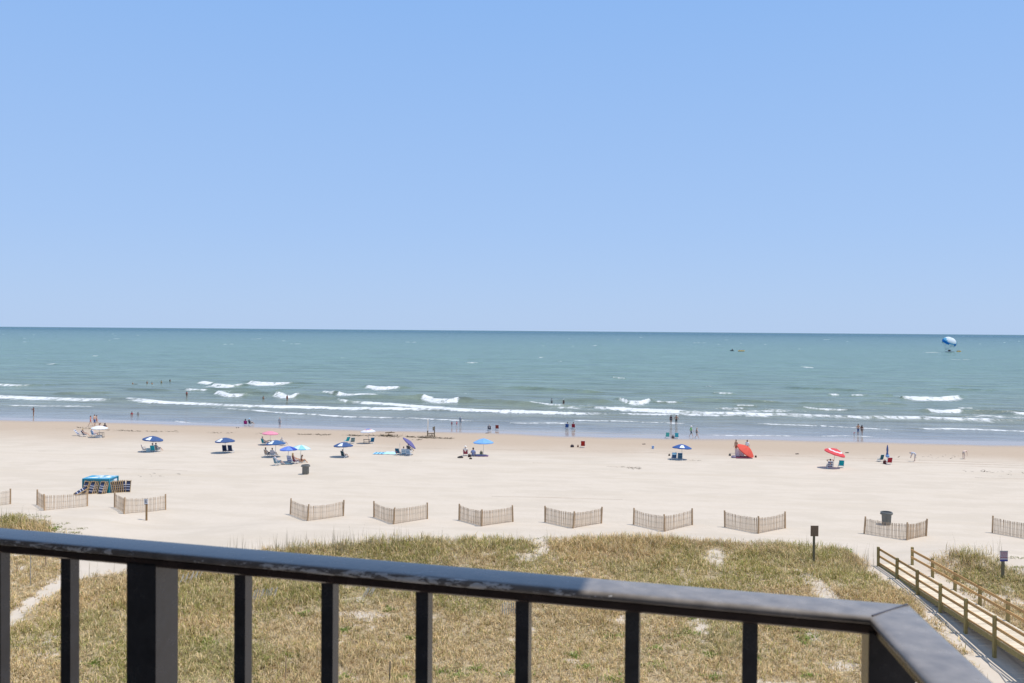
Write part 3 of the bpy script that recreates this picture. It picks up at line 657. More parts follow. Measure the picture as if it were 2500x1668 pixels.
fences = [
 ([(-108, 1233), (-84, 1245), (25, 1231)], 'sand fence cut off by the left edge of the picture'),
 ([(91, 1233), (109, 1247), (213, 1236)], 'V-shaped slatted sand fence just left of the teal box and its loungers'),
 ([(280, 1239), (303, 1255), (404, 1245)], 'V-shaped sand fence standing behind the small notice on a wooden post'),
 ([(709, 1256), (751, 1272), (838, 1260)], 'slatted sand fence below the first trash can, leftmost of the even row'),
 ([(913, 1263), (961, 1280), (1043, 1267)], 'V-shaped sand fence, second from the left in the row above the dune grass'),
 ([(1121, 1270), (1176, 1285), (1252, 1274)], 'V-shaped sand fence, third from the left in the row above the dune grass'),
 ([(1331, 1275), (1399, 1290), (1468, 1278)], 'V-shaped sand fence, fourth from the left in the row, its two wings equal'),
 ([(1547, 1281), (1623, 1298), (1690, 1282)], 'V-shaped sand fence whose foot is hidden by grass tops at the dune crest'),
 ([(1770, 1287), (1851, 1303), (1917, 1290)], 'V-shaped sand fence left of the brown sign board on a tall post'),
 ([(2110, 1303), (2214, 1319), (2261, 1309)], 'V-shaped sand fence with a grey trash can standing behind it'),
 ([(2423, 1301), (2530, 1320), (2575, 1310)], 'sand fence cut off by the right edge of the picture'),
]
for pts, lab in fences:
    P = [G(x, y) for x, y in pts]
    f = thing('sand_fence', lab, 'fence', P[1], 0, 'slatted sand fences set in Vs along the beach')
    fence_leg(f, P[0], P[1], 32, True, True); fence_leg(f, P[1], P[2], 32, False, True)
# old half-buried fence pieces in the dune grass
old_me = MB().box((0, 0, .35), (.04, .012, .8)).mesh('picket', M_OLDP)
for (x0, y0, x1, y1, k, lean), lab in (((432, 1432, 482, 1416, 9, .5), 'broken bleached picket fence leaning in the grass right of the railing post'),
                              ((612, 1470, 668, 1462, 12, .3), 'low bleached picket fence sunk in the grass beside the fourth baluster'),
                              ((1226, 1502, 1268, 1500, 9, .05), 'upright bleached picket fence piece in the grass at the middle of the dune'),
                              ((880, 1462, 905, 1458, 6, .6), 'fallen scrap of bleached pickets in the grass left of the middle balusters')):
    a = G(x0, y0, False); b = G(x1, y1, False); d = b-a; f = thing('old_sand_fence', lab, 'fence', a, 0, 'old fence pieces sunk in the dune')
    for q in range(k):
        p = d*(q/(k-1)); p.z = float(terrain(a.x+p.x, a.y+p.y))-a.z-.1
        link('picket', old_me, f, p, (random.gauss(0, .1), lean*random.uniform(.6, 1.2), math.atan2(d.y, d.x)+random.gauss(0, .1)))
    mb = MB().tube((0, 0, .25), (d.x, d.y, d.z+.25), .006, n=4); mb.build('wire', M_WIRE, f)
# stakes
for px, top, bot, r, mm, lab in ((74, 1352, 1430, .022, mat('galvanised', (.42, .42, .42), .4, metal=.7), 'thin grey metal pole standing in the grass left of the sand path'),
                             (111, 1350, 1383, .04, M_POST, 'short brown wooden stake in the grass beside the sand path'),
                             (41, 1372, 1396, .03, M_POST, 'short dark stake in the grass at the far left'),
                             (697, 1606, 1660, .03, M_POST, 'thin wooden stake in the grass between two middle balusters'),
                             (951, 1618, 1668, .028, mat('dark_stake', (.08, .07, .06), .7), 'dark thin stake in the grass at the bottom of the picture'),
                             (488, 1392, 1408, .025, M_POST, 'small wooden stake at the grass edge beside the old leaning pickets'),
                             (1457, 1654, 1690, .05, M_POST, 'thick wooden stake cut off by the bottom edge of the picture')):
    p = G(px, bot, False); hh = (bot-top)/ppm(p)*1.08
    s = thing('wooden_stake' if 'metal' not in lab else 'metal_pole', lab, 'stake', p, 0)
    MB().tube((0, 0, -.2), (.02, .01, hh-.03), r, r*.92, 8).build('shaft', mm, s); MB().tube((.02, .01, hh-.03), (.02, .01, hh), r*.92, r*.45, 8).build('tip', mm, s)

# ---------------------------------------------------------------- signs
def sign(name, px, top, bot, sw, shh, plate, lab, marks, post_m, pw=.10):
    p = G(px, bot, False); k = ppm(p); H = (bot-top)/k*1.06
    s = thing(name, lab, 'sign', p, YAW)
    MB().box((0, .04, H/2-.15), (pw, pw, H+.2)).build('post', post_m, s)
    b = MB().box((0, -.035, H-shh/2+.02), (sw, .03, shh)).build('board', plate, s)
    for (x0, z0, x1, z1, m) in marks:
        MB().box(((x0+x1)/2*sw/2, -.053, H-shh/2+.02+(z0+z1)/2*shh/2), ((x1-x0)*sw/2, .006, (z1-z0)*shh/2)).build('marking', m, b)
M_INK = mat('sign_ink_red', (.28, .08, .10), .7); M_BLUE = mat('sign_blue', (.04, .05, .22), .6); M_DARK = mat('sign_dark', (.05, .05, .06), .6)
rows_ = []
for z, hgt, words in ((.60, .20, ((-.75, -.45), (-.38, .0), (.06, .38), (.45, .78))), (.26, .10, ((-.8, -.2), (-.12, .3), (.36, .82))), (.02, .10, ((-.7, .1), (.18, .7))), (-.28, .16, ((-.85, -.35), (-.28, .2), (.28, .85)))):
    for a, b in words: rows_.append((a, z-hgt/2, b, z+hgt/2, M_INK))
sign('notice_sign', 2449, 1349, 1414, .46, .62, mat('notice_face', (.50, .43, .45), .6, .1, 10), 'pinkish notice with red lines and a blue foot band, right of the boardwalk', rows_+[(-1, -1, 1, -.66, M_BLUE), (-1, .9, 1, 1, M_DARK)], wood('sign_post_green', (.20, .17, .10)), .13)
sign('sign_board', 1987, 1289, 1376, .48, .66, wood('brown_board', (.23, .155, .10)), 'blank brown board on a tall wooden post in the dune grass', [], wood('sign_post_green', (.20, .17, .10)), .11)
rw = [(-.8, z-.06, b, z+.06, M_DARK) for z, b in ((.55, .7), (.3, .8), (.05, .5), (-.2, .75), (-.42, .6))]
sign('notice_sign', 357, 1221, 1271, .26, .42, mat('notice_white', (.85, .82, .80), .6, .06, 10), 'small white notice with dark lines on a wooden post before the sand fence', rw+[(-1, -1, 1, -.82, M_DARK), (-1, .86, 1, 1, M_DARK)], wood('yellow_post', (.42, .26, .12)), .11)

# ---------------------------------------------------------------- boardwalk
M_DECK = wood('sandy_deck_plank', (0.70, 0.60, 0.45), 0.85, 1)
M_RAILW = wood('boardwalk_rail_wood', (0.64, 0.38, 0.155), 0.66)
M_BPOST = wood('boardwalk_post_wood', (0.38, 0.29, 0.115), 0.6)
ZD = 1.92
bw = thing('boardwalk', 'wooden boardwalk with post and rail sides leading down to the sand', 'boardwalk', cl(23.80, 50.5, ZD), YAW)
# local frame: x to the right, y away from the camera; y = 0 at the seaward end
d0, d1 = 50.5, 29.0
pk = MB().box((0, 0, -.019), (1.86, .138, .038)).mesh('plank', M_DECK)
for k in range(int((d0-d1)/.146)): link('plank', pk, bw, (random.gauss(0, .006), -.08-.146*k, random.gauss(0, .002)), (0, 0, random.gauss(0, .003)))
for x in (-.97, .97): MB().box((x*.985, -(d0-d1)/2, -.15), (.045, d0-d1, .24)).build('stringer', M_BPOST, bw)
MB().box((0, -(d0-d1)/2, -.15), (.045, d0-d1, .20)).build('stringer', M_BPOST, bw)
def deck_drop(y): return 0.10*float(smooth(-2.6, 0, y))
for sgn in (-1, 1):
    ys = [-2.44*k-.05 for k in range(9)]
    xo = sgn*1.05
    for y in ys:
        w = bw.matrix_basis @ Vector((xo, y, 0)); g = float(terrain(w.x, w.y))-ZD-.3
        MB().box((0, 0, (1.09+g)/2), (.135, .135, 1.09-g)).build('post', M_BPOST, bw, (xo, y, 0), (random.gauss(0, .012), random.gauss(0, .012), random.gauss(0, .05)))
    xi = xo-sgn*.093
    for a, b in zip(ys[:-1], ys[1:]):
        for z, hh in ((.93, .14), (.50, .14), (.07, .09)):
            if z < .1 and sgn > 0: continue
            MB().box((0, 0, 0), (.042, abs(b-a)-.006, hh)).build('rail', M_RAILW, bw, (xi, (a+b)/2, z), (random.gauss(0, .004), 0, 0))
pts = [G(x, y, False)+Vector((0, 0, .05)) for x, y in ((2245, 1462), (2275, 1487), (2305, 1520), (2345, 1553), (2375, 1585), (2410, 1615), (2440, 1645), (2480, 1690))]
rp = MB()
for a, b in zip(pts[:-1], pts[1:]):
    mid = (a+b)/2+Vector((random.uniform(-.1, .1), 0, .0)); rp.tube(a, mid, .022, n=6); rp.tube(mid, b, .022, n=6)
tag(rp.build('rope', mat('white_rope', (.5, .48, .44), .9)), 'pale rope lying on the sand along the boardwalk', 'rope')

# ---------------------------------------------------------------- people
SKIN = dict(light=mat('skin_light', (.62, .40, .29), .55, .05), tan=mat('skin_tan', (.46, .25, .15), .5, .05), brown=mat('skin_brown', (.24, .125, .075), .5, .05), pale=mat('skin_pale', (.66, .48, .40), .55, .05))
HAIR = dict(dark=mat('hair_dark', (.03, .02, .015), .5), brown=mat('hair_brown', (.12, .07, .04), .5), blond=mat('hair_blond', (.42, .30, .15), .5), grey=mat('hair_grey', (.40, .38, .36), .6))
def cm(c): return cloth('cloth_%d_%d_%d' % tuple(int(v*255) for v in c), c)
M_EYE = mat('eye_dark', (.02, .02, .02), .3)
POSE = {}
def pose(kind):
    J = dict(pelvis=(0, 0, .95), waist=(0, 0, 1.13), chest=(0, .01, 1.36), neck=(0, 0, 1.49), head=(0, .02, 1.60))
    sh_, el, wr, ha = (.175, 0, 1.42), (.225, -.02, 1.14), (.245, .05, .90), (.245, .08, .83)
    hp, kn, an, to = (.09, 0, .91), (.10, .02, .50), (.10, -.02, .085), (.11, .13, .035)
    L = {}
    for s, k in ((-1, 'l'), (1, 'r')):
        for nm, p in (('sh', sh_), ('el', el), ('wr', wr), ('ha', ha), ('hp', hp), ('kn', kn), ('an', an), ('to', to)): L[nm+k] = (p[0]*s, p[1], p[2])
    J.update(L)
    if kind == 'walk':
        J.update(knl=(-.10, .17, .52), anl=(-.10, .30, .10), tol=(-.11, .45, .06), knr=(.10, -.06, .50), anr=(.10, -.33, .14), tor=(.10, -.20, .045),
                 ell=(-.22, -.16, 1.17), wrl=(-.22, -.10, .93), hal=(-.21, -.06, .86), elr=(.22, .10, 1.15), wrr=(.21, .28, .98), har=(.20, .33, .92))
    elif kind == 'phone':                                   # hand raised to the face
        J.update(elr=(.26, .16, 1.20), wrr=(.12, .26, 1.46), har=(.08, .25, 1.53))
    elif kind == 'hips':
        J.update(ell=(-.36, -.06, 1.18), wrl=(-.17, .06, 1.0), hal=(-.13, .08, .98), elr=(.36, -.06, 1.18), wrr=(.17, .06, 1.0), har=(.13, .08, .98))
    elif kind == 'arms_up':                                 # hands behind the head, seated in a chair
        pass
    elif kind == 'bend':
        J.update(pelvis=(0, -.12, .92), waist=(0, .02, 1.02), chest=(0, .24, 1.08), neck=(0, .36, 1.07), head=(0, .47, 1.04),
                 shl=(-.17, .28, 1.09), shr=(.17, .28, 1.09), ell=(-.20, .34, .80), elr=(.20, .36, .80), wrl=(-.16, .42, .55), wrr=(.16, .45, .55), hal=(-.15, .43, .47), har=(.15, .46, .47), hpl=(-.09, -.11, .88), hpr=(.09, -.11, .88), knl=(-.10, -.02, .49), knr=(.10, .02, .49))
    if kind in ('sit', 'arms_up'):
        J.update(pelvis=(0, -.10, .37), waist=(0, -.18, .53), chest=(0, -.26, .75), neck=(0, -.29, .88), head=(0, -.28, .99),
                 shl=(-.175, -.27, .80), shr=(.175, -.27, .80), ell=(-.27, -.12, .58), elr=(.27, -.12, .58), wrl=(-.25, .12, .55), wrr=(.25, .12, .55), hal=(-.24, .19, .55), har=(.24, .19, .55),
                 hpl=(-.09, -.06, .36), hpr=(.09, -.06, .36), knl=(-.12, .36, .47), knr=(.12, .36, .47), anl=(-.13, .60, .10), anr=(.13, .66, .10), tol=(-.14, .72, .16), tor=(.14, .78, .16))
        if kind == 'arms_up':
            J.update(ell=(-.40, -.22, .98), elr=(.40, -.22, .98), wrl=(-.20, -.34, 1.06), wrr=(.20, -.34, 1.06), hal=(-.12, -.37, 1.04), har=(.12, -.37, 1.04))
    elif kind == 'ground':
        J.update(pelvis=(0, 0, .13), waist=(0, -.02, .30), chest=(0, .02, .53), neck=(0, .04, .66), head=(0, .07, .77),
                 shl=(-.175, .02, .58), shr=(.175, .02, .58), ell=(-.25, .10, .33), elr=(.25, .10, .33), wrl=(-.14, .30, .36), wrr=(.14, .30, .36), hal=(-.07, .34, .36), har=(.07, .34, .36),
                 hpl=(-.09, .04, .12), hpr=(.09, .04, .12), knl=(-.14, .36, .42), knr=(.14, .36, .42), anl=(-.13, .56, .09), anr=(.13, .56, .09), tol=(-.14, .70, .04), tor=(.14, .70, .04))
    elif kind == 'lie':
        for k in J: x, y, z = J[k]; J[k] = (x, z-.9, .13+y*.6)
    return J
RAD = dict(pelvis=.135, waist=.118, chest=.14, neck=.055, head=.085, sh=.062, el=.042, wr=.030, ha=.030, hp=.088, kn=.056, an=.036, to=.032)
BONES = [('pelvis', 'waist', 'low'), ('waist', 'chest', 'up'), ('chest', 'neck', 'up'), ('neck', 'head', 'head')]
for k in 'lr': BONES += [('chest', 'sh'+k, 'up'), ('sh'+k, 'el'+k, 'uarm'), ('el'+k, 'wr'+k, 'arm'), ('wr'+k, 'ha'+k, 'hand'), ('pelvis', 'hp'+k, 'hip'), ('hp'+k, 'kn'+k, 'thigh'), ('kn'+k, 'an'+k, 'shin'), ('an'+k, 'to'+k, 'foot')]
BODY = {}
def body_base(kind):                                        # skinned body of a pose, evaluated once
    if kind in BODY: return BODY[kind]
    J = pose(kind); names = list(J); ix = {k: i for i, k in enumerate(names)}
    m = bpy.data.meshes.new('skeleton'); m.from_pydata([J[k] for k in names], [(ix[a], ix[b]) for a, b, _ in BONES], [])
    o = bpy.data.objects.new('skeleton', m); C.objects.link(o)
    sk = o.modifiers.new('Skin', 'SKIN')
    for i, k in enumerate(names):
        r = RAD.get(k, RAD.get(k[:-1], .05)); v = m.skin_vertices[0].data[i]; v.radius = (r, r*(.8 if k in ('pelvis', 'waist', 'chest') else 1)); v.use_root = (k == 'pelvis')
    ss = o.modifiers.new('Sub', 'SUBSURF'); ss.levels = 1
    dg = bpy.context.evaluated_depsgraph_get(); e = o.evaluated_get(dg).to_mesh()
    V = [tuple(v.co) for v in e.vertices]; Fc = [tuple(p.vertices) for p in e.polygons]
    o.evaluated_get(dg).to_mesh_clear(); bpy.data.objects.remove(o); bpy.data.meshes.remove(m)
    VA = np.array(V); cen = np.array([VA[list(f)].mean(0) for f in Fc])
    best = np.full(len(Fc), 9.0); tagi = np.zeros(len(Fc), int); tags = sorted({b[2] for b in BONES})
    for a, b, t in BONES:
        A = np.array(J[a]); B = np.array(J[b]); d = B-A; q = np.clip(((cen-A) @ d)/(d @ d), 0, 1)
        dist = np.linalg.norm(cen-(A+q[:, None]*d), axis=1)
        if t == 'hip': dist = dist-.02
        sel = dist < best; best[sel] = dist[sel]; tagi[sel] = tags.index(t)
    ft = [tags[i] for i in tagi]
    mb = MB(); mb.add(V, Fc); ftags = list(ft)
    # head: skull, nose, ears, eyes
    hd = Vector(J['head']); up = (hd-Vector(J['neck'])).normalized(); fw = Vector((0, 1, 0)); fw = (fw-up*fw.dot(up)).normalized(); rt = fw.cross(up)
    hd = hd+up*.03
    def ell(c, a, b, d, n=8, mrows=6, tg='head'):
        vs = []
        for i in range(mrows+1):
            th = math.pi*i/mrows
            for k in range(n):
                ph = 2*math.pi*k/n; vs.append(c+rt*(a*math.sin(th)*math.cos(ph))+fw*(b*math.sin(th)*math.sin(ph))+up*(d*math.cos(th)))
        fs = [(i*n+k, i*n+(k+1) % n, (i+1)*n+(k+1) % n, (i+1)*n+k) for i in range(mrows) for k in range(n)]
        mb.add(vs, fs); ftags.extend([tg]*len(fs))
    ell(hd, .077, .095, .115)
    ell(hd+fw*.095-up*.012, .014, .018, .026, 5, 4)
    for s in (-1, 1):
        ell(hd+rt*s*.078-up*.01, .012, .02, .03, 5, 4); ell(hd+rt*s*.032+fw*.086+up*.012, .012, .006, .008, 5, 4, 'eye')
    ell(hd+fw*.088-up*.055, .024, .008, .007, 5, 4, 'mouth')
    for k, s in (('l', -1), ('r', 1)):                      # five fingers, unequal and curled
        w0 = Vector(J['wr'+k]); h0 = Vector(J['ha'+k]); d = (h0-w0).normalized()
        side = Vector((0, 1, 0)); side = (side-d*side.dot(d)).normalized() if abs(d.y) < .9 else Vector((1, 0, 0)); pal = d.cross(side)*s
        for q, Lf in zip((-.027, -.009, .009, .026), (.062, .078, .084, .070)):
            a = h0+side*q+d*.01; b = a+d*Lf*.55+pal*.008; c = b+d*Lf*.42+pal*.022
            f0 = len(mb.f); mb.tube(a, b, .0095, .009, 5); mb.tube(b, c, .009, .007, 5); ftags.extend(['hand']*(len(mb.f)-f0))
        a = w0.lerp(h0, .55)+side*.02; b = a+side*.035+d*.028; c = b+side*.006+d*.03
        f0 = len(mb.f); mb.tube(a, b, .011, .010, 5); mb.tube(b, c, .010, .008, 5); ftags.extend(['hand']*(len(mb.f)-f0))
    BODY[kind] = (mb, ftags, hd, up, fw, rt); return BODY[kind]
WEAR = dict(shorts=('hip', 'thigh', 'low0'), trunks=('hip', 'thigh'), bikini=(), suit=('up', 'low', 'hip'), tee=('up', 'low', 'uarm'))
def person(p, kind, rz, wear, top, bottom, skin, hair, label, scale=1.0, long_hair=False, hat=None, drop=0.0, group=None):
    mb, ft, hd, up, fw, rt = body_base(kind)
    t = thing('person', label, 'person', Vector(p)-Vector((0, 0, drop)), rz, group); t.scale = (scale,)*3
    mats = [SKIN[skin], cm(top), cm(bottom), M_EYE, mat('lips', (.35, .13, .11), .5)]
    def mi(tg, c):
        if tg == 'eye': return 3
        if tg == 'mouth': return 4
        if wear == 'tee': return 1 if tg in ('up', 'low', 'uarm') else 2 if tg in ('hip', 'thigh') else 0
        if wear == 'suit': return 1 if tg in ('up', 'low', 'hip') else 0
        if wear == 'trunks': return 2 if tg in ('hip', 'thigh') else 0
        if wear == 'bikini': return 1 if tg == 'up' else 2 if tg == 'hip' else 0
        return 1 if tg in ('up', 'low', 'uarm', 'arm') else 2
    b = MB(); b.v = mb.v; b.f = mb.f; b.m = [mi(x, None) for x in ft]
    b.build('body', mats, t, smooth=True)
    hb = MB(); n = 10; vs = []
    prof = [(0, .124), (.055, .112), (.088, .07), (.094, .02), (.085, -.03 if not long_hair else -.06)]+([(.075, -.16), (.045, -.24)] if long_hair else [])
    for r, z in prof:
        for k in range(n):
            a = 2*math.pi*k/n; f_ = math.sin(a)
            lift = 0 if f_ < .35 or z > .06 else (.075-z)*.95       # leave the face free
            vs.append(hd+rt*(r*math.cos(a))+fw*(r*1.12*f_-.012)+up*(z+lift))
    fs = [(i*n+k, i*n+(k+1) % n, (i+1)*n+(k+1) % n, (i+1)*n+k) for i in range(len(prof)-1) for k in range(n)]
    hb.add(vs, fs).build('hair', HAIR[hair], t, smooth=True)
    if hat:
        hm = MB(); pr = [(.19, .045), (.18, .055), (.10, .07), (.098, .13), (.07, .165), (0, .172)]
        vs = [hd+rt*(r*math.cos(2*math.pi*k/12))+fw*(r*math.sin(2*math.pi*k/12))+up*(z-.01) for r, z in pr for k in range(12)]
        hm.add(vs, [(i*12+k, i*12+(k+1) % 12, (i+1)*12+(k+1) % 12, (i+1)*12+k) for i in range(5) for k in range(12)]).build('hat', cm(hat), t)
    return t

# ---------------------------------------------------------------- beach chairs
M_TUBE = mat('white_chair_tube', (.75, .75, .74), .35, .04, metal=.1)
CH = {}
def chair(p, rz, col, label, stripe=None, scale=1.0, high=1.0, recline=0.0):
    t = thing('beach_chair', label, 'chair', p, rz, 'folding beach chairs'); t.scale = (scale,)*3
    key = (col, stripe, high, recline)
    if key not in CH:
        mats = [cm(col), cm(stripe or col)]
        w = .27
        def sheet(name, prof):
            mb = MB(); n = len(prof)
            for i in range(n-1):
                (y0, z0), (y1, z1) = prof[i], prof[i+1]
                dn = Vector((0, -(z1-z0), y1-y0)).normalized()*.012
                a = [Vector((x, y, z))+o for o in (dn*0, -dn) for x, y, z in ((-w, y0, z0), (w, y0, z0), (w, y1, z1), (-w, y1, z1))]
                mb.add(a, [(0, 1, 2, 3), (7, 6, 5, 4), (0, 4, 5, 1), (1, 5, 6, 2), (2, 6, 7, 3), (3, 7, 4, 0)], i % 2)
            return mb.mesh(name, mats)
        r = recline
        seat = sheet('seat', [(.26, .29), (.12, .25), (-.02, .235), (-.18, .24)])
        back_ = sheet('backrest', [(-.19-(.16+r)*k/6+.015*math.sin(k), .25+(.60*high)*k/6) for k in range(7)])
        legs = []
        for s in (-1, 1):
            legs.append(MB().tube((s*.29, .30, .0), (s*.29, -.22, .50), .017, n=5).mesh('leg', M_TUBE))
            legs.append(MB().tube((s*.285, -.34, .0), (s*.285, .24, .30), .017, n=5).mesh('leg', M_TUBE))
        arms = [MB().box((s*.30, -.03, .505), (.05, .46, .025)).mesh('armrest', M_TUBE) for s in (-1, 1)]
        fr = MB()
        for s in (-1, 1): fr.tube((s*.275, -.18, .24), (s*.275, -.36-r, .25+.61*high), .017, n=5); fr.tube((s*.275, -.18, .235), (s*.275, .27, .285), .017, n=5)
        fr.tube((-.275, -.36-r, .25+.61*high), (.275, -.36-r, .25+.61*high), .017, n=5); fr.tube((-.28, -.33, .02), (.28, -.33, .02), .015, n=5); fr.tube((-.28, .29, .02), (.28, .29, .02), .015, n=5)
        CH[key] = [('seat', seat), ('backrest', back_)]+[('leg', l) for l in legs]+[('armrest', a) for a in arms]+[('frame', fr.mesh('frame', M_TUBE))]
    for nm, me_ in CH[key]: link(nm, me_, t)
    return t

# ---------------------------------------------------------------- umbrellas
M_POLEW = mat('umbrella_pole', (.55, .53, .50), .4, .05)
UM = {}
def umbrella(base_px, top_px, width_px, cols, label, tilt=(0, 0), patch=None, drop=.42, rings=None, bp=None, group='open beach umbrellas'):
    b = bp if bp is not None else G(*base_px); k = ppm(b)
    H = (base_px[1]-top_px[1])/k+.02; Rr = width_px/2/k
    t = thing('beach_umbrella', label, 'umbrella', b, YAW, group)
    tv = Vector((math.tan(tilt[0]), math.tan(tilt[1]), 1)).normalized()
    q = Vector((0, 0, 1)).rotation_difference(tv)
    top = Vector(((top_px[0]-base_px[0])/k, 0, H))
    piv = top-tv*.12
    MB().tube((0, 0, -.25), piv-tv*.3, .024, n=6).tube(piv-tv*.32, top, .022, n=6).build('pole', M_POLEW, t)
    MB().tube(top-tv*.02, top+tv*.09, .03, .012, 6).build('finial', M_POLEW, t)
    drop = drop*Rr/1.2
    def surf(u_, a_, N=8):                                  # u_ 0..1 from the top to the rim, a_ angle
        f_ = (a_/(2*math.pi/N)) % 1.0; sag = math.sin(math.pi*f_)
        r = Rr*u_*(1-.055*sag*u_); z = -drop*(u_**1.55)-.035*sag*math.sin(math.pi*min(u_, 1))*Rr
        return Vector((r*math.cos(a_), r*math.sin(a_), z))
    N = 8; nr = 6; na = 4
    for i in range(N):
        vs = []; fs = []; ms = []
        for j in range(nr+2):
            for c in range(na+1):
                a_ = 2*math.pi*(i+c/na)/N
                if j <= nr: v = surf(j/nr, a_)
                else:
                    v = surf(1, a_); v.z -= .075+.035*math.sin(math.pi*c/na); v.x *= .995; v.y *= .995
                vs.append(top+q @ v)
        mb = MB()
        for j in range(nr+1):
            for c in range(na):
                o = j*(na+1)+c; fs = [(o, o+1, o+na+2, o+na+1)]
                mi_ = (rings[min(j, nr-1)] if rings else 0)
                mb.f += fs; mb.m.append(mi_)
        mb.v = [tuple(v) for v in vs]
        cc = cols if rings else [cols[i % len(cols)]]
        mb.build('panel', [fabric('canopy_%d_%d_%d' % tuple(int(x*255) for x in c), c) for c in cc], t)
        a_ = 2*math.pi*i/N
        MB().tube(top+q @ (surf(.04, a_)-Vector((0, 0, .012))), top+q @ (surf(.99, a_)-Vector((0, 0, .012))), .008, n=4).build('rib', M_POLEW, t)
    if patch is not None:                                   # white printed square on the side towards the balcony
        mb = MB(); A = patch
        for j in range(4):
            for c in range(4):
                u0, u1 = .34+.145*j, .34+.145*(j+1); a0, a1 = A-.30+.15*c, A-.30+.15*(c+1)
                o = len(mb.v); mb.v += [tuple(top+q @ (surf(uu_, aa)+Vector((0, 0, .016)))) for uu_, aa in ((u0, a0), (u1, a0), (u1, a1), (u0, a1))]; mb.f.append((o, o+1, o+2, o+3)); mb.m.append(1 if (j in (1, 2) and c in (1, 2) and (j+c) % 2) else 0)
        mb.build('printed_patch', [mat('patch_white', (.8, .8, .8), .7, .03), mat('patch_blue', (.35, .45, .62), .7, .03)], t)
    return t
BLU = (.07, .125, .28)
SEA = 0.0                                                   # facing the sea: local +y is world +y
umbrella((375, 1103), (374, 1065), 50, [BLU], 'navy umbrella with a white square, leftmost of the navy ones', (.10, .02), patch=-1.75)
umbrella((551, 1106), (549, 1069), 49, [BLU], 'navy umbrella with a white square shading two navy chairs', (-.03, .02), patch=-2.05)
umbrella((672, 1116), (673, 1075), 48, [(.07, .15, .33)], 'navy umbrella just below the pink one', (-.04, .03), patch=-2.0)
umbrella((838, 1116), (838, 1080), 48, [BLU], 'navy umbrella with a white square above a single low chair', (-.02, .02), patch=-1.8)
umbrella((1665, 1122), (1665, 1085), 48, [(.06, .13, .36)], 'blue umbrella with a white square over two blue chairs at right', (.06, .04), patch=-1.75)
umbrella((243, 1068), (243, 1040), 39, [(.82, .85, .88)], 'white umbrella beside the standing group near the water', (.03, .0), drop=.34)
umbrella((660, 1086), (660, 1053), 40, [(.80, .32, .42)], 'pink umbrella standing on the wrack line', (.05, .0), drop=.34)
umbrella((702, 1129), (704, 1090), 43, [(.17, .27, .72), (.19, .30, .75), (.03, .07, .32), (.17, .27, .72), (.17, .27, .72), (.17, .27, .72), (.20, .32, .75), (.05, .10, .45)], 'periwinkle blue umbrella beside the pale striped one', (-.02, .02))
umbrella((733, 1126), (735, 1087), 47, [(.30, .66, .78), (.68, .84, .88)], 'pale turquoise umbrella with white stripes above the sunbathers', (.03, .03))
umbrella((901, 1083), (898, 1047), 38, [(.12, .25, .62), (.80, .78, .77), (.72, .40, .36), (.74, .75, .80)], 'white umbrella with red ring and blue top', (-.06, .0), rings=[0, 0, 2, 1, 1, 3], drop=.44)
umbrella((990, 1110), (1003, 1078), 41, [(.16, .15, .34)], 'dark violet umbrella tipped on its side over the towels', (.72, .06), drop=.30)
umbrella((1180, 1112), (1180, 1071), 50, [(.22, .46, .82)], 'plain sky blue umbrella above a purple blanket', (-.01, .02), drop=.46)
umbrella((2033, 1143), (2041, 1096), 52, [(.75, .10, .11), (.80, .80, .80)], 'red umbrella with a white ring, tilted to the right', (.27, -.14), rings=[0, 0, 0, 1, 0, 0], drop=.50)
# the red shelter lying over on its rim
bpt = G(1820, 1118)
umbrella((1812, 1118), (1828, 1094), 50, [(.80, .13, .09)], 'red umbrella tipped over onto its rim as a windbreak', (.60, -.38), drop=.62, bp=G(1812, 1116))
k = ppm(bpt)
w = thing('white_windbreak', 'white cloth panel hanging inside the tipped red umbrella', 'windbreak', G(1806, 1115), YAW)
mb = MB(); nx = 8
for j in range(4):
    for i in range(nx+1): mb.v.append((-.55+1.1*i/nx, .05*math.sin(i*1.4)+.10*j/3, 1.0*j/3*(1-.15*(i/nx))))
for j in range(3):
    for i in range(nx): mb.f.append((j*(nx+1)+i, j*(nx+1)+i+1, (j+1)*(nx+1)+i+1, (j+1)*(nx+1)+i)); mb.m.append(0)
mb.build('cloth', fabric('white_cloth', (.80, .78, .75)), w)
for x in (-.55, .55): MB().tube((x, .0, -.1), (x, .1, 1.02), .012, n=5).build('pole', M_POLEW, w)
# the furled umbrella
b = G(2166, 1132); t = thing('furled_umbrella', 'closed navy umbrella standing between two low chairs', 'umbrella', b, YAW)
MB().tube((0, 0, -.2), (0, 0, 2.25), .022, n=6).build('pole', M_POLEW, t)
MB().lathe([(.05, .95), (.15, 1.0), (.13, 1.2), (.09, 1.35), (.12, 1.6), (.10, 1.9), (.05, 2.15), (.02, 2.25)], 10).build('canopy', fabric('canopy_furled', (.10, .15, .34)), t, smooth=True)
MB().lathe([(.0, .72), (.2, .78), (.24, .92), (.17, 1.06), (0, 1.10)], 8, cap=False).build('hanging_bag', cloth('bag_blue', (.20, .36, .60)), t, (0, -.05, 0))

# ---------------------------------------------------------------- chairs and people, group by group
def A(px, py): return G(px, py)
NAVY = (.02, .045, .14); TEAL = (.01, .22, .27); AQUA = (.06, .50, .52); REDC = (.42, .03, .03); WHITE = (.75, .75, .75); BLACK = (.02, .02, .025)
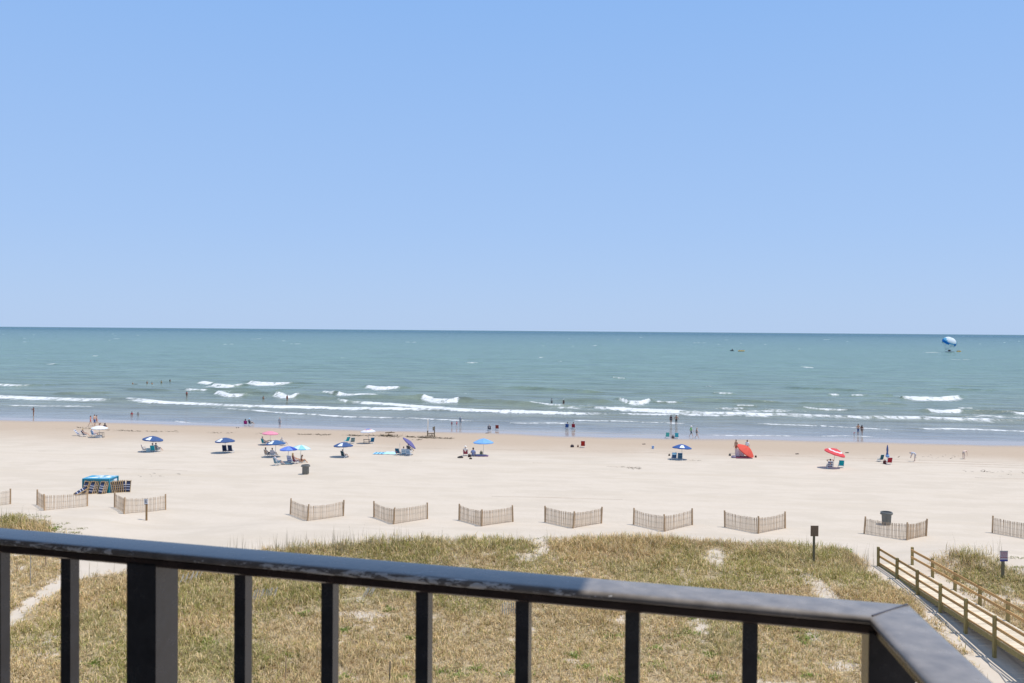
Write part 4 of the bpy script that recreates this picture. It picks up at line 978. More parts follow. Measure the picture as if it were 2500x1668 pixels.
# far left, by the white umbrella
chair(A(194, 1064), -1.4, (.10, .12, .22), 'empty reclined striped chair, leftmost on the beach', stripe=(.55, .55, .58), recline=.35)
chair(A(207, 1066), -1.2, NAVY, 'navy chair with a sitter left of the white umbrella', recline=.15)
person(A(207, 1066), 'sit', -1.2, 'suit', (.03, .04, .09), NAVY, 'light', 'blond', 'sitter in a straw hat and dark clothes left of the white umbrella', hat=(.55, .42, .26))
chair(A(229, 1065), -.5, (.10, .36, .66), 'bright blue chair with a sitter under the white umbrella')
person(A(229, 1065), 'sit', -.5, 'tee', (.62, .60, .72), (.55, .35, .36), 'pale', 'blond', 'sitter in a pale shirt on the bright blue chair')
person(A(221, 1041), 'walk', -1.3, 'bikini', (.55, .07, .07), (.60, .12, .10), 'light', 'dark', 'walker in a red swimsuit near the white umbrella', long_hair=True, scale=.98)
person(A(231, 1040), 'phone', 1.4, 'trunks', WHITE, (.10, .16, .36), 'light', 'brown', 'bare-chested person in blue shorts standing with two others', scale=1.05)
person(A(236, 1039), 'walk', -1.2, 'bikini', (.45, .25, .20), (.45, .10, .10), 'light', 'dark', 'walker with long dark hair beside the person in blue shorts', long_hair=True, scale=.97)
person(A(243, 1047), 'ground', -.8, 'bikini', (.35, .10, .08), (.10, .05, .05), 'tan', 'brown', 'small seated sunbather just behind the white umbrella', long_hair=True)
person(A(256, 1049), 'ground', .4, 'bikini', (.10, .08, .10), (.10, .08, .10), 'tan', 'dark', 'seated dark-haired sunbather right of the white umbrella top', long_hair=True, scale=1.1)
def small_table(p, rz, col, label, w=.6, d=.4, h=.45):
    t = thing('camp_table', label, 'table', p, rz)
    MB().box((0, 0, h-.015), (w, d, .03)).build('table_top', cm(col), t)
    for sx in (-1, 1):
        for sy in (-1, 1): MB().tube((sx*w*.45, sy*d*.42, 0), (sx*w*.42, sy*d*.38, h-.03), .018, n=5).build('leg', mat('dark_tube', (.05, .05, .05), .5), t)
    MB().box((0, 0, h*.4), (w*.8, d*.6, .02)).build('lower_shelf', cm(col), t)
    return t
small_table(A(246, 1066), 0, (.05, .05, .05), 'dark folding table under the white umbrella', .85, .5, .55)
def cooler(p, rz, col, lid, label, s=(.55, .36, .36)):
    t = thing('cooler', label, 'cooler', p, rz)
    MB().box((0, 0, s[2]*.42), (s[0], s[1], s[2]*.84)).build('body', cm(col), t); MB().box((0, 0, s[2]*.92), (s[0]*1.04, s[1]*1.05, s[2]*.16)).build('lid', cm(lid), t)
    MB().tube((-s[0]*.5, 0, s[2]*.7), (-s[0]*.58, 0, s[2]*.7), .03, n=6).tube((s[0]*.5, 0, s[2]*.7), (s[0]*.58, 0, s[2]*.7), .03, n=6).build('handle', cm(lid), t)
    MB().box((0, -s[1]*.52, s[2]*.8), (.08, .02, .10)).build('latch', cm(lid), t)
cooler(A(241, 1069), 0, (.62, .62, .60), (.45, .45, .45), 'pale grey cooler in front of the dark table', (.75, .36, .34))
# leftmost navy umbrella
chair(A(352, 1102), -.9, (.22, .06, .10), 'chair with a dark pink back left of the leftmost navy umbrella')
cooler(A(363, 1103), .2, (.55, .68, .66), (.40, .60, .60), 'pale green cooler bag under the leftmost navy umbrella', (.5, .32, .42))
chair(A(374, 1104), .2, (.02, .30, .36), 'teal chair with a sitter under the leftmost navy umbrella')
person(A(374, 1104), 'sit', .2, 'suit', (.03, .28, .34), BLACK, 'light', 'dark', 'dark-haired sitter in the teal chair under the leftmost navy umbrella')
chair(A(385, 1103), -.3, (.30, .38, .42), 'grey chair with a sitter right of the teal one under the navy umbrella')
person(A(385, 1103), 'sit', -.3, 'trunks', WHITE, (.25, .25, .30), 'light', 'brown', 'bare-chested sitter in the grey chair beside the teal one')
# second navy umbrella
chair(A(550, 1106), .05, (.015, .025, .06), 'tall navy chair, left of the pair under one umbrella', high=1.25)
chair(A(564, 1106), -.05, (.02, .035, .08), 'tall navy chair, right of the pair under one umbrella', high=1.25)
# at the water: magenta pair
chair(A(600, 1039), .2, (.30, .02, .18), 'magenta chair with a sitter at the water edge')
person(A(600, 1039), 'sit', .2, 'tee', (.62, .05, .28), (.45, .04, .22), 'light', 'dark', 'sitter in magenta clothes at the water edge', long_hair=True)
chair(A(612, 1038), -.5, (.05, .10, .12), 'dark chair with a sitter right of the magenta chair')
person(A(612, 1038), 'sit', -.5, 'tee', (.06, .12, .15), BLACK, 'light', 'grey', 'sitter in a pale blue hat beside the magenta chair', hat=(.30, .55, .75))
person(A(683, 1045), 'stand', 3.0, 'tee', (.40, .42, .44), (.30, .32, .36), 'pale', 'grey', 'person in grey standing at the water edge right of the magenta pair')
# pink umbrella group
chair(A(645, 1086), -.6, (.01, .25, .28), 'dark teal chair with a sitter left of the pink umbrella pole')
person(A(645, 1086), 'sit', -.6, 'suit', (.02, .26, .29), TEAL, 'light', 'grey', 'grey-haired sitter in the teal chair by the pink umbrella')
small_table(A(658, 1084), 0, (.04, .035, .03), 'small dark table beside the pink umbrella pole', .5, .4, .5)
person(A(692, 1088), 'sit', -.4, 'tee', (.62, .64, .68), (.30, .32, .36), 'pale', 'grey', 'sitter with grey hair and white shirt right of the pink umbrella')
chair(A(692, 1088), -.4, (.50, .52, .56), 'pale chair partly hidden by the navy umbrella below the pink one')
# third navy umbrella
chair(A(653, 1115), -.5, (.45, .36, .28), 'beige chair with a sitter below the navy and pink umbrellas')
person(A(653, 1115), 'sit', -.5, 'trunks', WHITE, BLACK, 'tan', 'dark', 'dark-haired bare-backed sitter in the beige chair')
person(A(668, 1116), 'sit', -.2, 'tee', (.66, .55, .58), (.05, .05, .07), 'light', 'brown', 'sitter in a pale pink shirt and dark shorts right of the beige chair')
chair(A(668, 1116), -.2, (.50, .50, .52), 'light grey chair with a sitter in pink, right of the beige one')
# periwinkle and turquoise umbrellas
chair(A(676, 1136), -.7, TEAL, 'teal chair with a sitter left of the periwinkle umbrella', stripe=(.30, .34, .42))
person(A(677, 1136), 'sit', -.7, 'tee', (.55, .56, .62), (.10, .20, .28), 'pale', 'grey', 'sitter in a striped grey shirt left of the periwinkle umbrella', scale=1.1)
chair(A(709, 1130), -.2, (.30, .30, .48), 'chair with white and violet stripes beside the sunbathers', stripe=(.72, .72, .75))
chair(A(722, 1132), -.7, (.30, .03, .07), 'dark red chair with a sunbather under the turquoise umbrella')
person(A(721, 1132), 'sit', -.7, 'bikini', (.30, .10, .05), (.08, .03, .05), 'tan', 'blond', 'tanned sunbather in the dark red chair under the turquoise umbrella', long_hair=True, scale=1.1)
person(A(736, 1130), 'ground', -1.2, 'bikini', BLACK, BLACK, 'tan', 'brown', 'tanned sunbather with raised knees, right of the dark red chair', long_hair=True)
# a blanket builder
def blanket(px0, py0, px1, py1, col, label, name='beach_towel', stripe=None):
    a = G(px0, py1); b = G(px1, py0); c = (a+b)/2; k = ppm(c); wd = (px1-px0)/k; dp = max(.7, (py1-py0)/k*6.0)
    t = MB(); nx, ny = 10, 6
    for j in range(ny+1):
        for i in range(nx+1):
            x = -wd/2+wd*i/nx; y = -dp/2+dp*j/ny; w_ = c+Matrix.Rotation(YAW, 3, 'Z') @ Vector((x, y, 0))
            t.v.append((x+.03*math.sin(j*2), y+.03*math.sin(i*1.7), float(terrain(w_.x, w_.y))-c.z+.03+.03*random.random()))
    for j in range(ny):
        for i in range(nx): t.f.append((j*(nx+1)+i, j*(nx+1)+i+1, (j+1)*(nx+1)+i+1, (j+1)*(nx+1)+i)); t.m.append(1 if stripe and i % 3 == 1 else 0)
    o = t.build(name, [cm(col), cm(stripe or col)], None, c, (0, 0, YAW)); tag(o, label, 'towel', 'towels and blankets spread on the sand'); return o
blanket(688, 1131, 716, 1135, (.10, .16, .20), 'dark blue-grey blanket spread below the periwinkle umbrella')
# fourth navy umbrella
chair(A(840, 1118), -.5, (.02, .05, .07), 'low dark chair with a sitter under the fourth navy umbrella')
person(A(840, 1118), 'sit', -.5, 'suit', (.03, .10, .13), BLACK, 'light', 'dark', 'sitter in dark clothes under the fourth navy umbrella', scale=.92)
# ringed umbrella group
chair(A(846, 1081), .9, (.02, .42, .50), 'bright turquoise chair left of the ringed umbrella', recline=.2)
chair(A(860, 1083), .6, (.03, .07, .10), 'dark chair with pale stripes left of the ringed umbrella', stripe=(.30, .42, .40))
chair(A(907, 1083), .8, (.01, .12, .24), 'dark blue chair just right of the ringed umbrella pole')
small_table(A(895, 1083), 0, (.05, .045, .04), 'low dark table under the ringed umbrella', .9, .4, .55)
# towels by the tipped violet umbrella
blanket(913, 1104, 940, 1111, (.25, .55, .72), 'light blue towel with dark stripes, left of the violet umbrella', stripe=(.10, .16, .30))
blanket(940, 1103, 968, 1111, (.45, .74, .84), 'pale turquoise towel between the striped towel and the blue chairs')
chair(A(972, 1111), -.2, (.02, .10, .18), 'blue chair with a red cushion left of the violet umbrella')
t = thing('cushion', 'red cushion lying on the blue chair by the violet umbrella', 'cushion', A(972, 1111)+Vector((0, 0, .36)), .1); MB().box((0, 0, .05), (.45, .4, .09)).build('pad', cm((.70, .22, .24)), t); MB().box((0, 0, .10), (.40, .35, .02)).build('top_seam', cm((.60, .16, .18)), t)
chair(A(986, 1112), .1, (.12, .28, .42), 'blue and white striped chair with a sitter by the violet umbrella', stripe=(.60, .66, .72))
person(A(986, 1111), 'sit', .1, 'suit', (.15, .30, .45), NAVY, 'light', 'brown', 'sitter in blue on the striped chair by the violet umbrella', scale=.95)
chair(A(998, 1113), -.2, (.45, .55, .66), 'pale blue chair right of the striped chair by the violet umbrella', stripe=(.10, .22, .36))
person(A(1000, 1104), 'sit', -.4, 'suit', BLACK, BLACK, 'brown', 'dark', 'sitter in black directly under the tipped violet umbrella')
chair(A(1000, 1104), -.4, BLACK, 'black chair directly under the tipped violet umbrella')
t = thing('pole_stake', 'thin grey umbrella pole stuck in the sand behind the towels', 'pole', A(976, 1103)); MB().tube((0, 0, -.2), (0, 0, .95), .022, n=6).build('shaft', M_POLEW, t); MB().tube((0, 0, .95), (0, 0, 1.05), .03, n=6).build('cap', M_POLEW, t)
# sky blue umbrella group
chair(A(1137, 1113), .0, (.30, .05, .08), 'dark red chair with a sitter in white, left of the sky blue umbrella')
person(A(1137, 1113), 'sit', .0, 'tee', (.78, .75, .70), (.04, .06, .18), 'pale', 'grey', 'sitter in a white shirt and wide white hat', hat=(.80, .77, .72), scale=1.1)
person(A(1155, 1115), 'ground', .0, 'tee', (.20, .25, .42), (.20, .20, .28), 'brown', 'dark', 'sitter in a blue shirt on the sand left of the sky blue umbrella', scale=1.2)
blanket(1160, 1111, 1192, 1116, (.30, .17, .26), 'purple blanket below the sky blue umbrella')
def bag(px, py, col, label, s=(.5, .3, .3), name='beach_bag', cat='bag'):
    t = thing(name, label, cat, A(px, py), random.uniform(-.4, .4))
    MB().lathe([(s[0]*.42, 0), (s[0]*.5, s[2]*.25), (s[0]*.48, s[2]*.7), (s[0]*.36, s[2]), (s[0]*.2, s[2]*.97)], 10).build('body', cm(col), t, smooth=True)
    MB().tube((-s[0]*.3, 0, s[2]*.9), (-s[0]*.15, 0, s[2]*1.35), .015, n=5).tube((-s[0]*.15, 0, s[2]*1.35), (s[0]*.15, 0, s[2]*1.35), .015, n=5).tube((s[0]*.15, 0, s[2]*1.35), (s[0]*.3, 0, s[2]*.9), .015, n=5).build('handle', cm(tuple(c*.6 for c in col)), t)
bag(1175, 1109, (.35, .27, .15), 'tan bag standing at the foot of the sky blue umbrella', (.4, .3, .35))
bag(1146, 1116, (.05, .03, .03), 'small black bag between the two sitters left of the sky blue umbrella', (.4, .3, .32))
bag(1124, 1118, (.06, .05, .05), 'flat black bag on the sand at lower left of the white-hatted sitter', (.75, .4, .16))
bag(1149, 1121, (.05, .04, .03), 'tiny dark bag alone on the sand below the sitter in blue', (.36, .25, .14))
# by the water, middle
person(A(1103, 1043), 'stand', .3, 'suit', (.30, .06, .12), BLACK, 'tan', 'dark', 'small child standing left of another child at the water edge', scale=.55)
person(A(1115, 1043), 'walk', .6, 'suit', (.60, .10, .16), BLACK, 'light', 'brown', 'child in red at the water edge beside an adult in grey', scale=.58)
person(A(1124, 1041), 'stand', -.3, 'tee', (.36, .40, .43), (.36, .38, .40), 'pale', 'grey', 'adult in grey standing in shallow water beside two children')
chair(A(1195, 1052), .0, (.12, .13, .16), 'dark chair with a sitter in white at the water edge')
person(A(1195, 1052), 'sit', .0, 'tee', (.80, .80, .80), (.10, .10, .12), 'light', 'grey', 'sitter in a white shirt facing the waves at the water edge')
chair(A(1214, 1050), .0, (.30, .06, .05), 'dark red chair standing in the shallow wash right of the white-shirted sitter')
chair(A(1384, 1047), .05, (.06, .13, .36), 'royal blue chair with a sitter in the shallow wash')
person(A(1385, 1047), 'sit', .05, 'tee', (.08, .15, .38), NAVY, 'tan', 'dark', 'sitter in the royal blue chair in the shallow wash')
chair(A(1400, 1047), -.05, (.38, .03, .05), 'crimson chair with a sitter in the shallow wash')
person(A(1400, 1047), 'sit', -.05, 'suit', (.40, .04, .06), BLACK, 'tan', 'brown', 'sitter in the crimson chair in the shallow wash')
chair(A(1423, 1093), .05, (.36, .03, .02), 'empty bright red chair alone on the middle of the beach', high=1.15)
bag(1397, 1092, (.05, .04, .05), 'black bag left of the lone red chair', (.5, .3, .3))
bag(1411, 1092, (.14, .05, .03), 'small brown bag just left of the lone red chair', (.22, .2, .26))
def bucket(px, py, col, label, r=.17, h=.33):
    t = thing('bucket', label, 'bucket', A(px, py)); MB().lathe([(r*.8, 0), (r, h), (r*1.06, h+.01), (r*.9, h), (r*.7, .03)], 12).build('body', cm(col), t)
    MB().tube((-r, 0, h), (-r*.6, 0, h+.12), .01, n=4).tube((-r*.6, 0, h+.12), (r*.6, 0, h+.12), .01, n=4).tube((r*.6, 0, h+.12), (r, 0, h), .01, n=4).build('handle', M_TUBE, t)
bucket(1594, 1096, (.28, .42, .66), 'light blue bucket alone on the sand', .17, .36)
# couple at right of the middle
person(A(1638, 1038), 'stand', .1, 'suit', (.015, .02, .05), NAVY, 'tan', 'dark', 'person in a navy swimsuit standing in the wash, left of a pair')
person(A(1651, 1039), 'hips', -.3, 'trunks', WHITE, (.02, .03, .03), 'tan', 'brown', 'bare-backed person in dark shorts standing in the wash, right of a pair', scale=1.05)
chair(A(1629, 1070), .1, (.10, .50, .46), 'mint chair at the water edge, left of a bag', high=1.1)
chair(A(1652, 1071), -.1, (.06, .45, .56), 'turquoise chair at the water edge, right of a bag', high=1.1)
bag(1643, 1070, (.16, .13, .14), 'dark bag between the mint and turquoise chairs', (.45, .3, .4))
person(A(1687, 1067), 'walk', -1.5, 'tee', (.22, .60, .16), (.05, .06, .07), 'light', 'grey', 'walker in a lime green shirt and white cap', hat=(.8, .8, .8), scale=.98)
person(A(1701, 1071), 'walk', -1.5, 'suit', (.06, .07, .07), BLACK, 'light', 'blond', 'walker in a dark swimsuit behind the lime green shirt', scale=.95)
chair(A(1645, 1123), .1, (.03, .09, .20), 'blue chair with a pale towel over its back, under the right blue umbrella', stripe=(.04, .10, .22), high=1.15)
t = thing('hanging_towel', 'light blue towel over the back of the left chair under the blue umbrella', 'towel', A(1645, 1123), .1); MB().box((0, -.36, .80), (.52, .05, .24)).build('cloth', cm((.25, .50, .66)), t); MB().box((0, -.41, .72), (.52, .03, .06)).build('hem', cm((.45, .62, .72)), t)
chair(A(1660, 1124), -.05, (.015, .06, .12), 'dark blue chair, right of the pair under the right blue umbrella', stripe=(.08, .16, .24), high=1.15)
bag(1634, 1113, (.05, .04, .03), 'tiny dark bag left of the two chairs under the right blue umbrella', (.25, .2, .18))
# around the red shelter
person(A(1797, 1107), 'stand', 2.4, 'trunks', WHITE, (.40, .10, .05), 'tan', 'dark', 'tall tanned bare-chested person standing left of the tipped red umbrella', scale=1.02)
person(A(1824, 1107), 'stand', 3.0, 'tee', (.74, .75, .77), (.30, .10, .08), 'brown', 'dark', 'person in a white shirt standing behind the tipped red umbrella', scale=1.0)
blanket(1792, 1114, 1832, 1121, (.14, .04, .07), 'dark plum sheet beneath the tipped red umbrella')  # dark plum sheet laid flat on the sand
bag(1791, 1118, (.26, .22, .30), 'mauve bag on the left corner of the plum sheet', (.6, .4, .26))
bag(1782, 1113, (.10, .10, .09), 'small dark bag on the sand left of the plum sheet', (.3, .25, .24))
bag(1845, 1117, (.04, .02, .02), 'black bag right of the tipped red umbrella', (.26, .2, .2))
# right
person(A(2095, 1063), 'hips', .2, 'trunks', WHITE, (.05, .10, .26), 'tan', 'brown', 'bare-backed person in blue shorts standing at the water edge at right', scale=1.05)
person(A(2104, 1063), 'stand', -.4, 'bikini', (.10, .05, .04), (.10, .05, .04), 'tan', 'dark', 'slim person in a dark swimsuit beside the one in blue shorts', long_hair=True, scale=.95)
t = person(A(2085, 1063), 'bend', -1.2, 'suit', (.72, .22, .26), BLACK, 'light', 'blond', 'small child in pink bending at the water edge', scale=.45)
chair(A(2025, 1144), .05, (.04, .05, .13), 'navy and white striped chair with a sitter under the red umbrella', stripe=(.60, .60, .64), high=1.05)
person(A(2025, 1144), 'arms_up', .05, 'trunks', WHITE, (.10, .10, .14), 'tan', 'dark', 'sitter with hands behind the head under the red umbrella')
chair(A(2053, 1142), -.05, (.01, .32, .38), 'bright teal chair, empty, right of the red umbrella pole', high=1.05)
chair(A(2149, 1127), .5, (.02, .10, .13), 'dark teal chair left of the closed umbrella', high=1.05)
chair(A(2170, 1134), .1, (.36, .03, .04), 'red chair right of the closed umbrella', high=1.0)
bag(2160, 1133, (.10, .03, .03), 'dark red bag between the two chairs by the closed umbrella', (.4, .3, .42))
person(A(2233, 1127), 'bend', .9, 'tee', (.50, .52, .60), (.50, .46, .46), 'pale', 'grey', 'person in pale grey bending over on the sand at right')
person(A(2353, 1121), 'bend', -1.0, 'trunks', WHITE, (.52, .42, .36), 'pale', 'blond', 'fair person bending over on the sand, rightmost on the beach', scale=.95)
# left, in the water
person(A(82, 1018), 'phone', 2.6, 'bikini', (.20, .04, .07), (.16, .03, .06), 'tan', 'dark', 'person in a dark red swimsuit wading alone at far left', long_hair=True)
for px, py, wear, top, lab, dr, sc in ((456, 970, 'bikini', (.45, .06, .06), 'person in a red swimsuit standing thigh deep in the surf, left', .35, 1.0), (643, 974, 'trunks', BLACK, 'bather half hidden by a breaker in the middle left', 1.05, 1.0), (701, 979, 'suit', (.30, .05, .04), 'bather in a dark red suit standing before a breaker', .40, 1.0),
    (1347, 985, 'tee', (.32, .34, .34), 'bather in grey in the surf, left of a pair', .6, 1.0), (1376, 988, 'suit', (.05, .05, .06), 'bather in dark clothes and white cap in the surf, right of a pair', .55, 1.0),
    (359, 936, 'trunks', BLACK, 'reddish-backed swimmer upright in the water, second from left', 1.05, 1), (371, 937, 'trunks', BLACK, 'swimmer with only the head out, third from left', 1.32, 1), (394, 935, 'suit', (.50, .42, .20), 'swimmer in yellow in the far water, fourth from left', 1.0, 1), (415, 931, 'suit', BLACK, 'dark swimmer in the far water, rightmost of five', 1.1, 1),
    (322, 1011, 'suit', (.45, .05, .08), 'child in red sitting low in the shallow water', 1.28, 1.0), (337, 1011, 'suit', (.15, .15, .18), 'child in dark clothes low in the shallow water beside the one in red', 1.3, .95)):
    person(GZ(px, py, 0.05), 'stand', random.uniform(-.6, .6), wear, top, BLACK, 'tan', 'dark', lab, drop=dr, scale=sc, hat=(.8, .8, .8) if 'cap' in lab else None)
t = thing('bodyboard', 'dark bodyboard floating with a swimmer far out at left', 'board', GZ(331, 938, .1), .2)
MB().add([(-.55, -.28, 0), (.45, -.28, 0), (.6, 0, .02), (.45, .28, 0), (-.55, .28, 0), (-.55, -.28, .06), (.45, -.28, .06), (.6, 0, .10), (.45, .28, .06), (-.55, .28, .06)], [(0, 1, 2, 3, 4)[::-1], (5, 6, 7, 8, 9), (0, 1, 6, 5), (1, 2, 7, 6), (2, 3, 8, 7), (3, 4, 9, 8), (4, 0, 5, 9)]).build('deck', cm((.10, .10, .04)), t); MB().tube((-.4, 0, .06), (-.4, 0, .10), .03, n=6).build('leash_plug', cm(BLACK), t)
person(GZ(324, 938, .0), 'stand', .2, 'trunks', BLACK, BLACK, 'tan', 'blond', 'fair-haired swimmer at the bodyboard, leftmost in the far water', drop=1.2)

# ---------------------------------------------------------------- trash cans
def trash_can(p, label, open_=False):
    t = thing('trash_can', label, 'trash can', p, .2, 'grey trash barrels on the beach')
    m = mat('grey_can_plastic', (.165, .165, .148), .5, .1, 5); dk = mat('can_inside', (.02, .02, .02), .8)
    MB().lathe([(.30, .0), (.31, .02), (.355, .80), (.36, .82)], 24).build('body', m, t, smooth=True)
    MB().lathe([(.36, .80), (.43, .81), (.44, .93), (.42, .98), (.37, .985), (.36, .96), (.345, .6), (.30, .1)], 24, cap=False).build('rim', m, t)
    MB().lathe([(.0, .905), (.355, .90), (.36, .92), (0, .93)], 20, cap=False).build('liner', dk, t)
    for s in (-1, 1): MB().box((s*.43, 0, .84), (.06, .22, .09)).build('handle', m, t)
    for a in range(6): MB().box((.335*math.cos(a*1.047), .335*math.sin(a*1.047), .42), (.03, .03, .70)).build('rib', m, t)
trash_can(A(746, 1158), 'grey trash barrel alone on the open sand below the striped umbrella')
trash_can(A(2164, 1281), 'grey trash barrel standing just behind a sand fence at right')

# ---------------------------------------------------------------- teal rental box with its wooden loungers
bx_p = A(235, 1204); k = ppm(bx_p)
fr_ = A(266, 1204); fl_ = A(203, 1203)
d_ = fr_-fl_; rzb = math.atan2(d_.y, d_.x); Wd = math.hypot(d_.x, d_.y); Hb = 33/k; Dp = 1.55
box = thing('rental_box', 'teal storage box with white lettering on its lid on the open sand', 'box', fl_, rzb)
MT = mat('teal_paint', (.015, .26, .33), .5, .06, 3); MT2 = mat('teal_lid_paint', (.06, .31, .47), .6, .05, 3)
MB().box((Wd/2, .02, Hb/2), (Wd, .04, Hb)).build('front_panel', MT, box)
for x in (.02, Wd-.02): MB().box((x, Dp/2, Hb/2), (.04, Dp-.085, Hb)).build('side_panel', mat('teal_side_paint', (.05, .34, .50), .5, .06, 3), box)
MB().box((Wd/2, Dp-.02, Hb/2), (Wd, .04, Hb)).build('back_panel', MT, box)
for x in (-.03, Wd+.03):
    for y in (-.03, Dp+.03): MB().box((x, y, Hb/2), (.07, .07, Hb)).build('corner_post', MT, box)
lid = MB().box((Wd/2, Dp/2, Hb+.035), (Wd+.12, Dp+.12, .07)).build('lid', MT2, box)
MW = mat('white_lettering', (.80, .82, .84), .6, .03)
cu = bpy.data.curves.new('lettering', 'FONT'); cu.body = '25'; cu.size = 1.55; cu.extrude = .004; cu.align_x = 'CENTER'; cu.align_y = 'CENTER'; cu.shear = .25; cu.offset = .03
tm = bpy.data.objects.new('lettering_src', cu); C.objects.link(tm); dg = bpy.context.evaluated_depsgraph_get()
lm = bpy.data.meshes.new_from_object(tm.evaluated_get(dg)); bpy.data.objects.remove(tm)
lm.materials.clear(); lm.materials.append(MW)
lo = link('lettering', lm, lid, (Wd/2, Dp/2, Hb+.077))
lo.scale = (1.25, 1, 1)
for x, w_ in ((.30, .42), (Wd-.32, .44)):
    pl = MB().box((x, -.006, Hb-.22), (w_, .012, .17)).build('name_plate', mat('plate_white', (.55, .66, .70), .6, .04), box)
    for q in range(5): MB().box((x-w_*.36+q*w_*.18, -.014, Hb-.22), (w_*.11, .004, .08)).build('plate_marking', mat('plate_ink', (.12, .36, .42), .6), pl)
MB().box((Wd+.006, Dp*.72, Hb*.72), (.012, .55, .42)).build('side_plate', MW, box)
M_LW = wood('lounger_wood', (.55, .38, .20), .7); M_LF = [cm((.035, .048, .10)), cm((.46, .48, .56)), cm((.015, .02, .035))]
LG = {}
def lounger_meshes():
    if LG: return LG
    L = 1.75; w = .30
    LG['rail'] = [MB().bar((s*w, 0, .0), (s*w, 0, L), .075, .10, (0, 1, 0)).mesh('rail', M_LW) for s in (-1, 1)]
    LG['bar'] = [MB().bar((-w, 0, z), (w, 0, z), .04, .04).mesh('crossbar', M_LW) for z in (.05, .55, L-.05)]
    f = MB(); n = 16; pat = [2, 0, 0, 1, 0, 0, 0, 1, 0, 2, 1, 0, 0, 0, 2, 2]
    for i in range(n):
        z0, z1 = .08+(L-.2)*i/n, .08+(L-.2)*(i+1)/n; y0, y1 = (-.045-.05*math.sin(math.pi*i/n)), (-.045-.05*math.sin(math.pi*(i+1)/n))
        f.add([(-.265, y0, z0), (.265, y0, z0), (.265, y1, z1), (-.265, y1, z1), (-.265, y0+.012, z0), (.265, y0+.012, z0), (.265, y1+.012, z1), (-.265, y1+.012, z1)], [(0, 1, 2, 3), (7, 6, 5, 4), (0, 4, 5, 1), (2, 6, 7, 3), (1, 5, 6, 2), (3, 7, 4, 0)], pat[i])
    LG['sling'] = f.mesh('sling', M_LF)
    LG['strut'] = [MB().bar((s*(w-.05), .05, .35), (s*(w-.05), .07, 1.3), .04, .05, (0, 1, 0)).mesh('strut', M_LW) for s in (-1, 1)]
    return LG
def lounger(p, rot, label, sc=1.0):
    m_ = lounger_meshes(); t = thing('wooden_lounger', label, 'lounger', p, 0, 'folded wooden loungers round the teal box'); t.rotation_euler = rot; t.scale = (sc,)*3
    for r_ in m_['rail']: link('rail', r_, t)
    for r_ in m_['bar']: link('crossbar', r_, t)
    for r_ in m_['strut']: link('strut', r_, t)
    link('sling', m_['sling'], t)
R3 = Matrix.Rotation(rzb, 3, 'Z')
def at_box(x, y, z=0):
    v = R3 @ Vector((x, y, 0)); w_ = fl_+v; w_.z = float(terrain(w_.x, w_.y))+z; return w_
ords = ['outermost', 'middle', 'innermost']
for j, (x, nm, cnt, dx) in enumerate(((.36, 'left', 3, .0), (.93, 'second', 3, .10), (1.80, 'third', 3, .10))):
    for q in range(cnt):
        lounger(at_box(x+dx*q, -.58+.13*q), (-.36+.03*q, .12, rzb), '%s wooden lounger of the %s stack leaning on the front of the teal box' % (ords[q], nm), .64)
lounger(at_box(-.10, -1.25), (-1.0, .35, rzb-.75), 'lowest tilted wooden lounger lying back left of the teal box', .72)
nth = ['first', 'second', 'third', 'fourth', 'fifth', 'sixth', 'seventh']
for q in range(7):
    lounger(at_box(Wd+.28+.135*q, .30+.06*q), (-.10, -.14+.02*q, rzb+1.45), '%s of the folded loungers seen edge-on right of the teal box, from the box' % nth[q], .60)
lounger(at_box(Wd+1.42, .55), (-.12, .05, rzb+.15), 'rightmost wooden lounger by the teal box, its striped sling showing', .62)

# ---------------------------------------------------------------- broken stand and driftwood at the wrack line
wp = A(1044, 1066); k = ppm(wp)
t = thing('wooden_stand', 'tall pale post joined by a bar to a shorter post with a board', 'post', wp, YAW)
MW2 = wood('pale_driftwood', (.55, .47, .36), .75); MW3 = wood('dark_driftwood', (.26, .20, .13), .7)
MB().box((0, 0, .40), (.17, .17, 1.0)).build('post', MW3, t, rot=(0, .0, .2)); MB().box((0, 0, .9+.85), (.20, .20, 1.7)).build('post', mat('pale_post_paint', (.85, .80, .70), .7), t, rot=(.01, .012, .2))
MB().box((1.0, .1, .74), (.15, .15, 1.55)).build('post', MW3, t); MB().bar((.02, -.05, .42), (1.0, .05, .44), .06, .14).build('crossbar', MW3, t)
MB().box((.92, -.02, 1.18), (.36, .05, .55)).build('board', wood('grey_board', (.36, .30, .22)), t); MB().bar((.55, 0, .4), (.75, 0, 0), .07, .07).build('brace', MW3, t)
for (a, b), r_, lab in ((((941, 1058), (964, 1057)), .10, 'long dark driftwood log at the edge of the damp sand'), (((936, 1066), (958, 1063)), .13, 'thick tangled driftwood log below the long dark one'), (((1019, 1075), (1026, 1073)), .06, 'short driftwood stick left of the sky blue umbrella')):
    p0, p1 = A(*a), A(*b); d = p1-p0; t = thing('driftwood', lab, 'driftwood', p0, 0)
    MB().tube((0, 0, r_*.7), (d.x*.55, d.y*.55+.1, d.z*.55+r_), r_, r_*.85, 7).tube((d.x*.54, d.y*.54+.1, d.z*.54+r_), (d.x, d.y, d.z+r_*.6), r_*.86, r_*.4, 7).build('trunk', MW3, t)
    MB().tube((d.x*.6, d.y*.6, r_), (d.x*.72, d.y*.6-.3, r_*3.5), r_*.4, r_*.15, 5).build('branch', MW3, t)
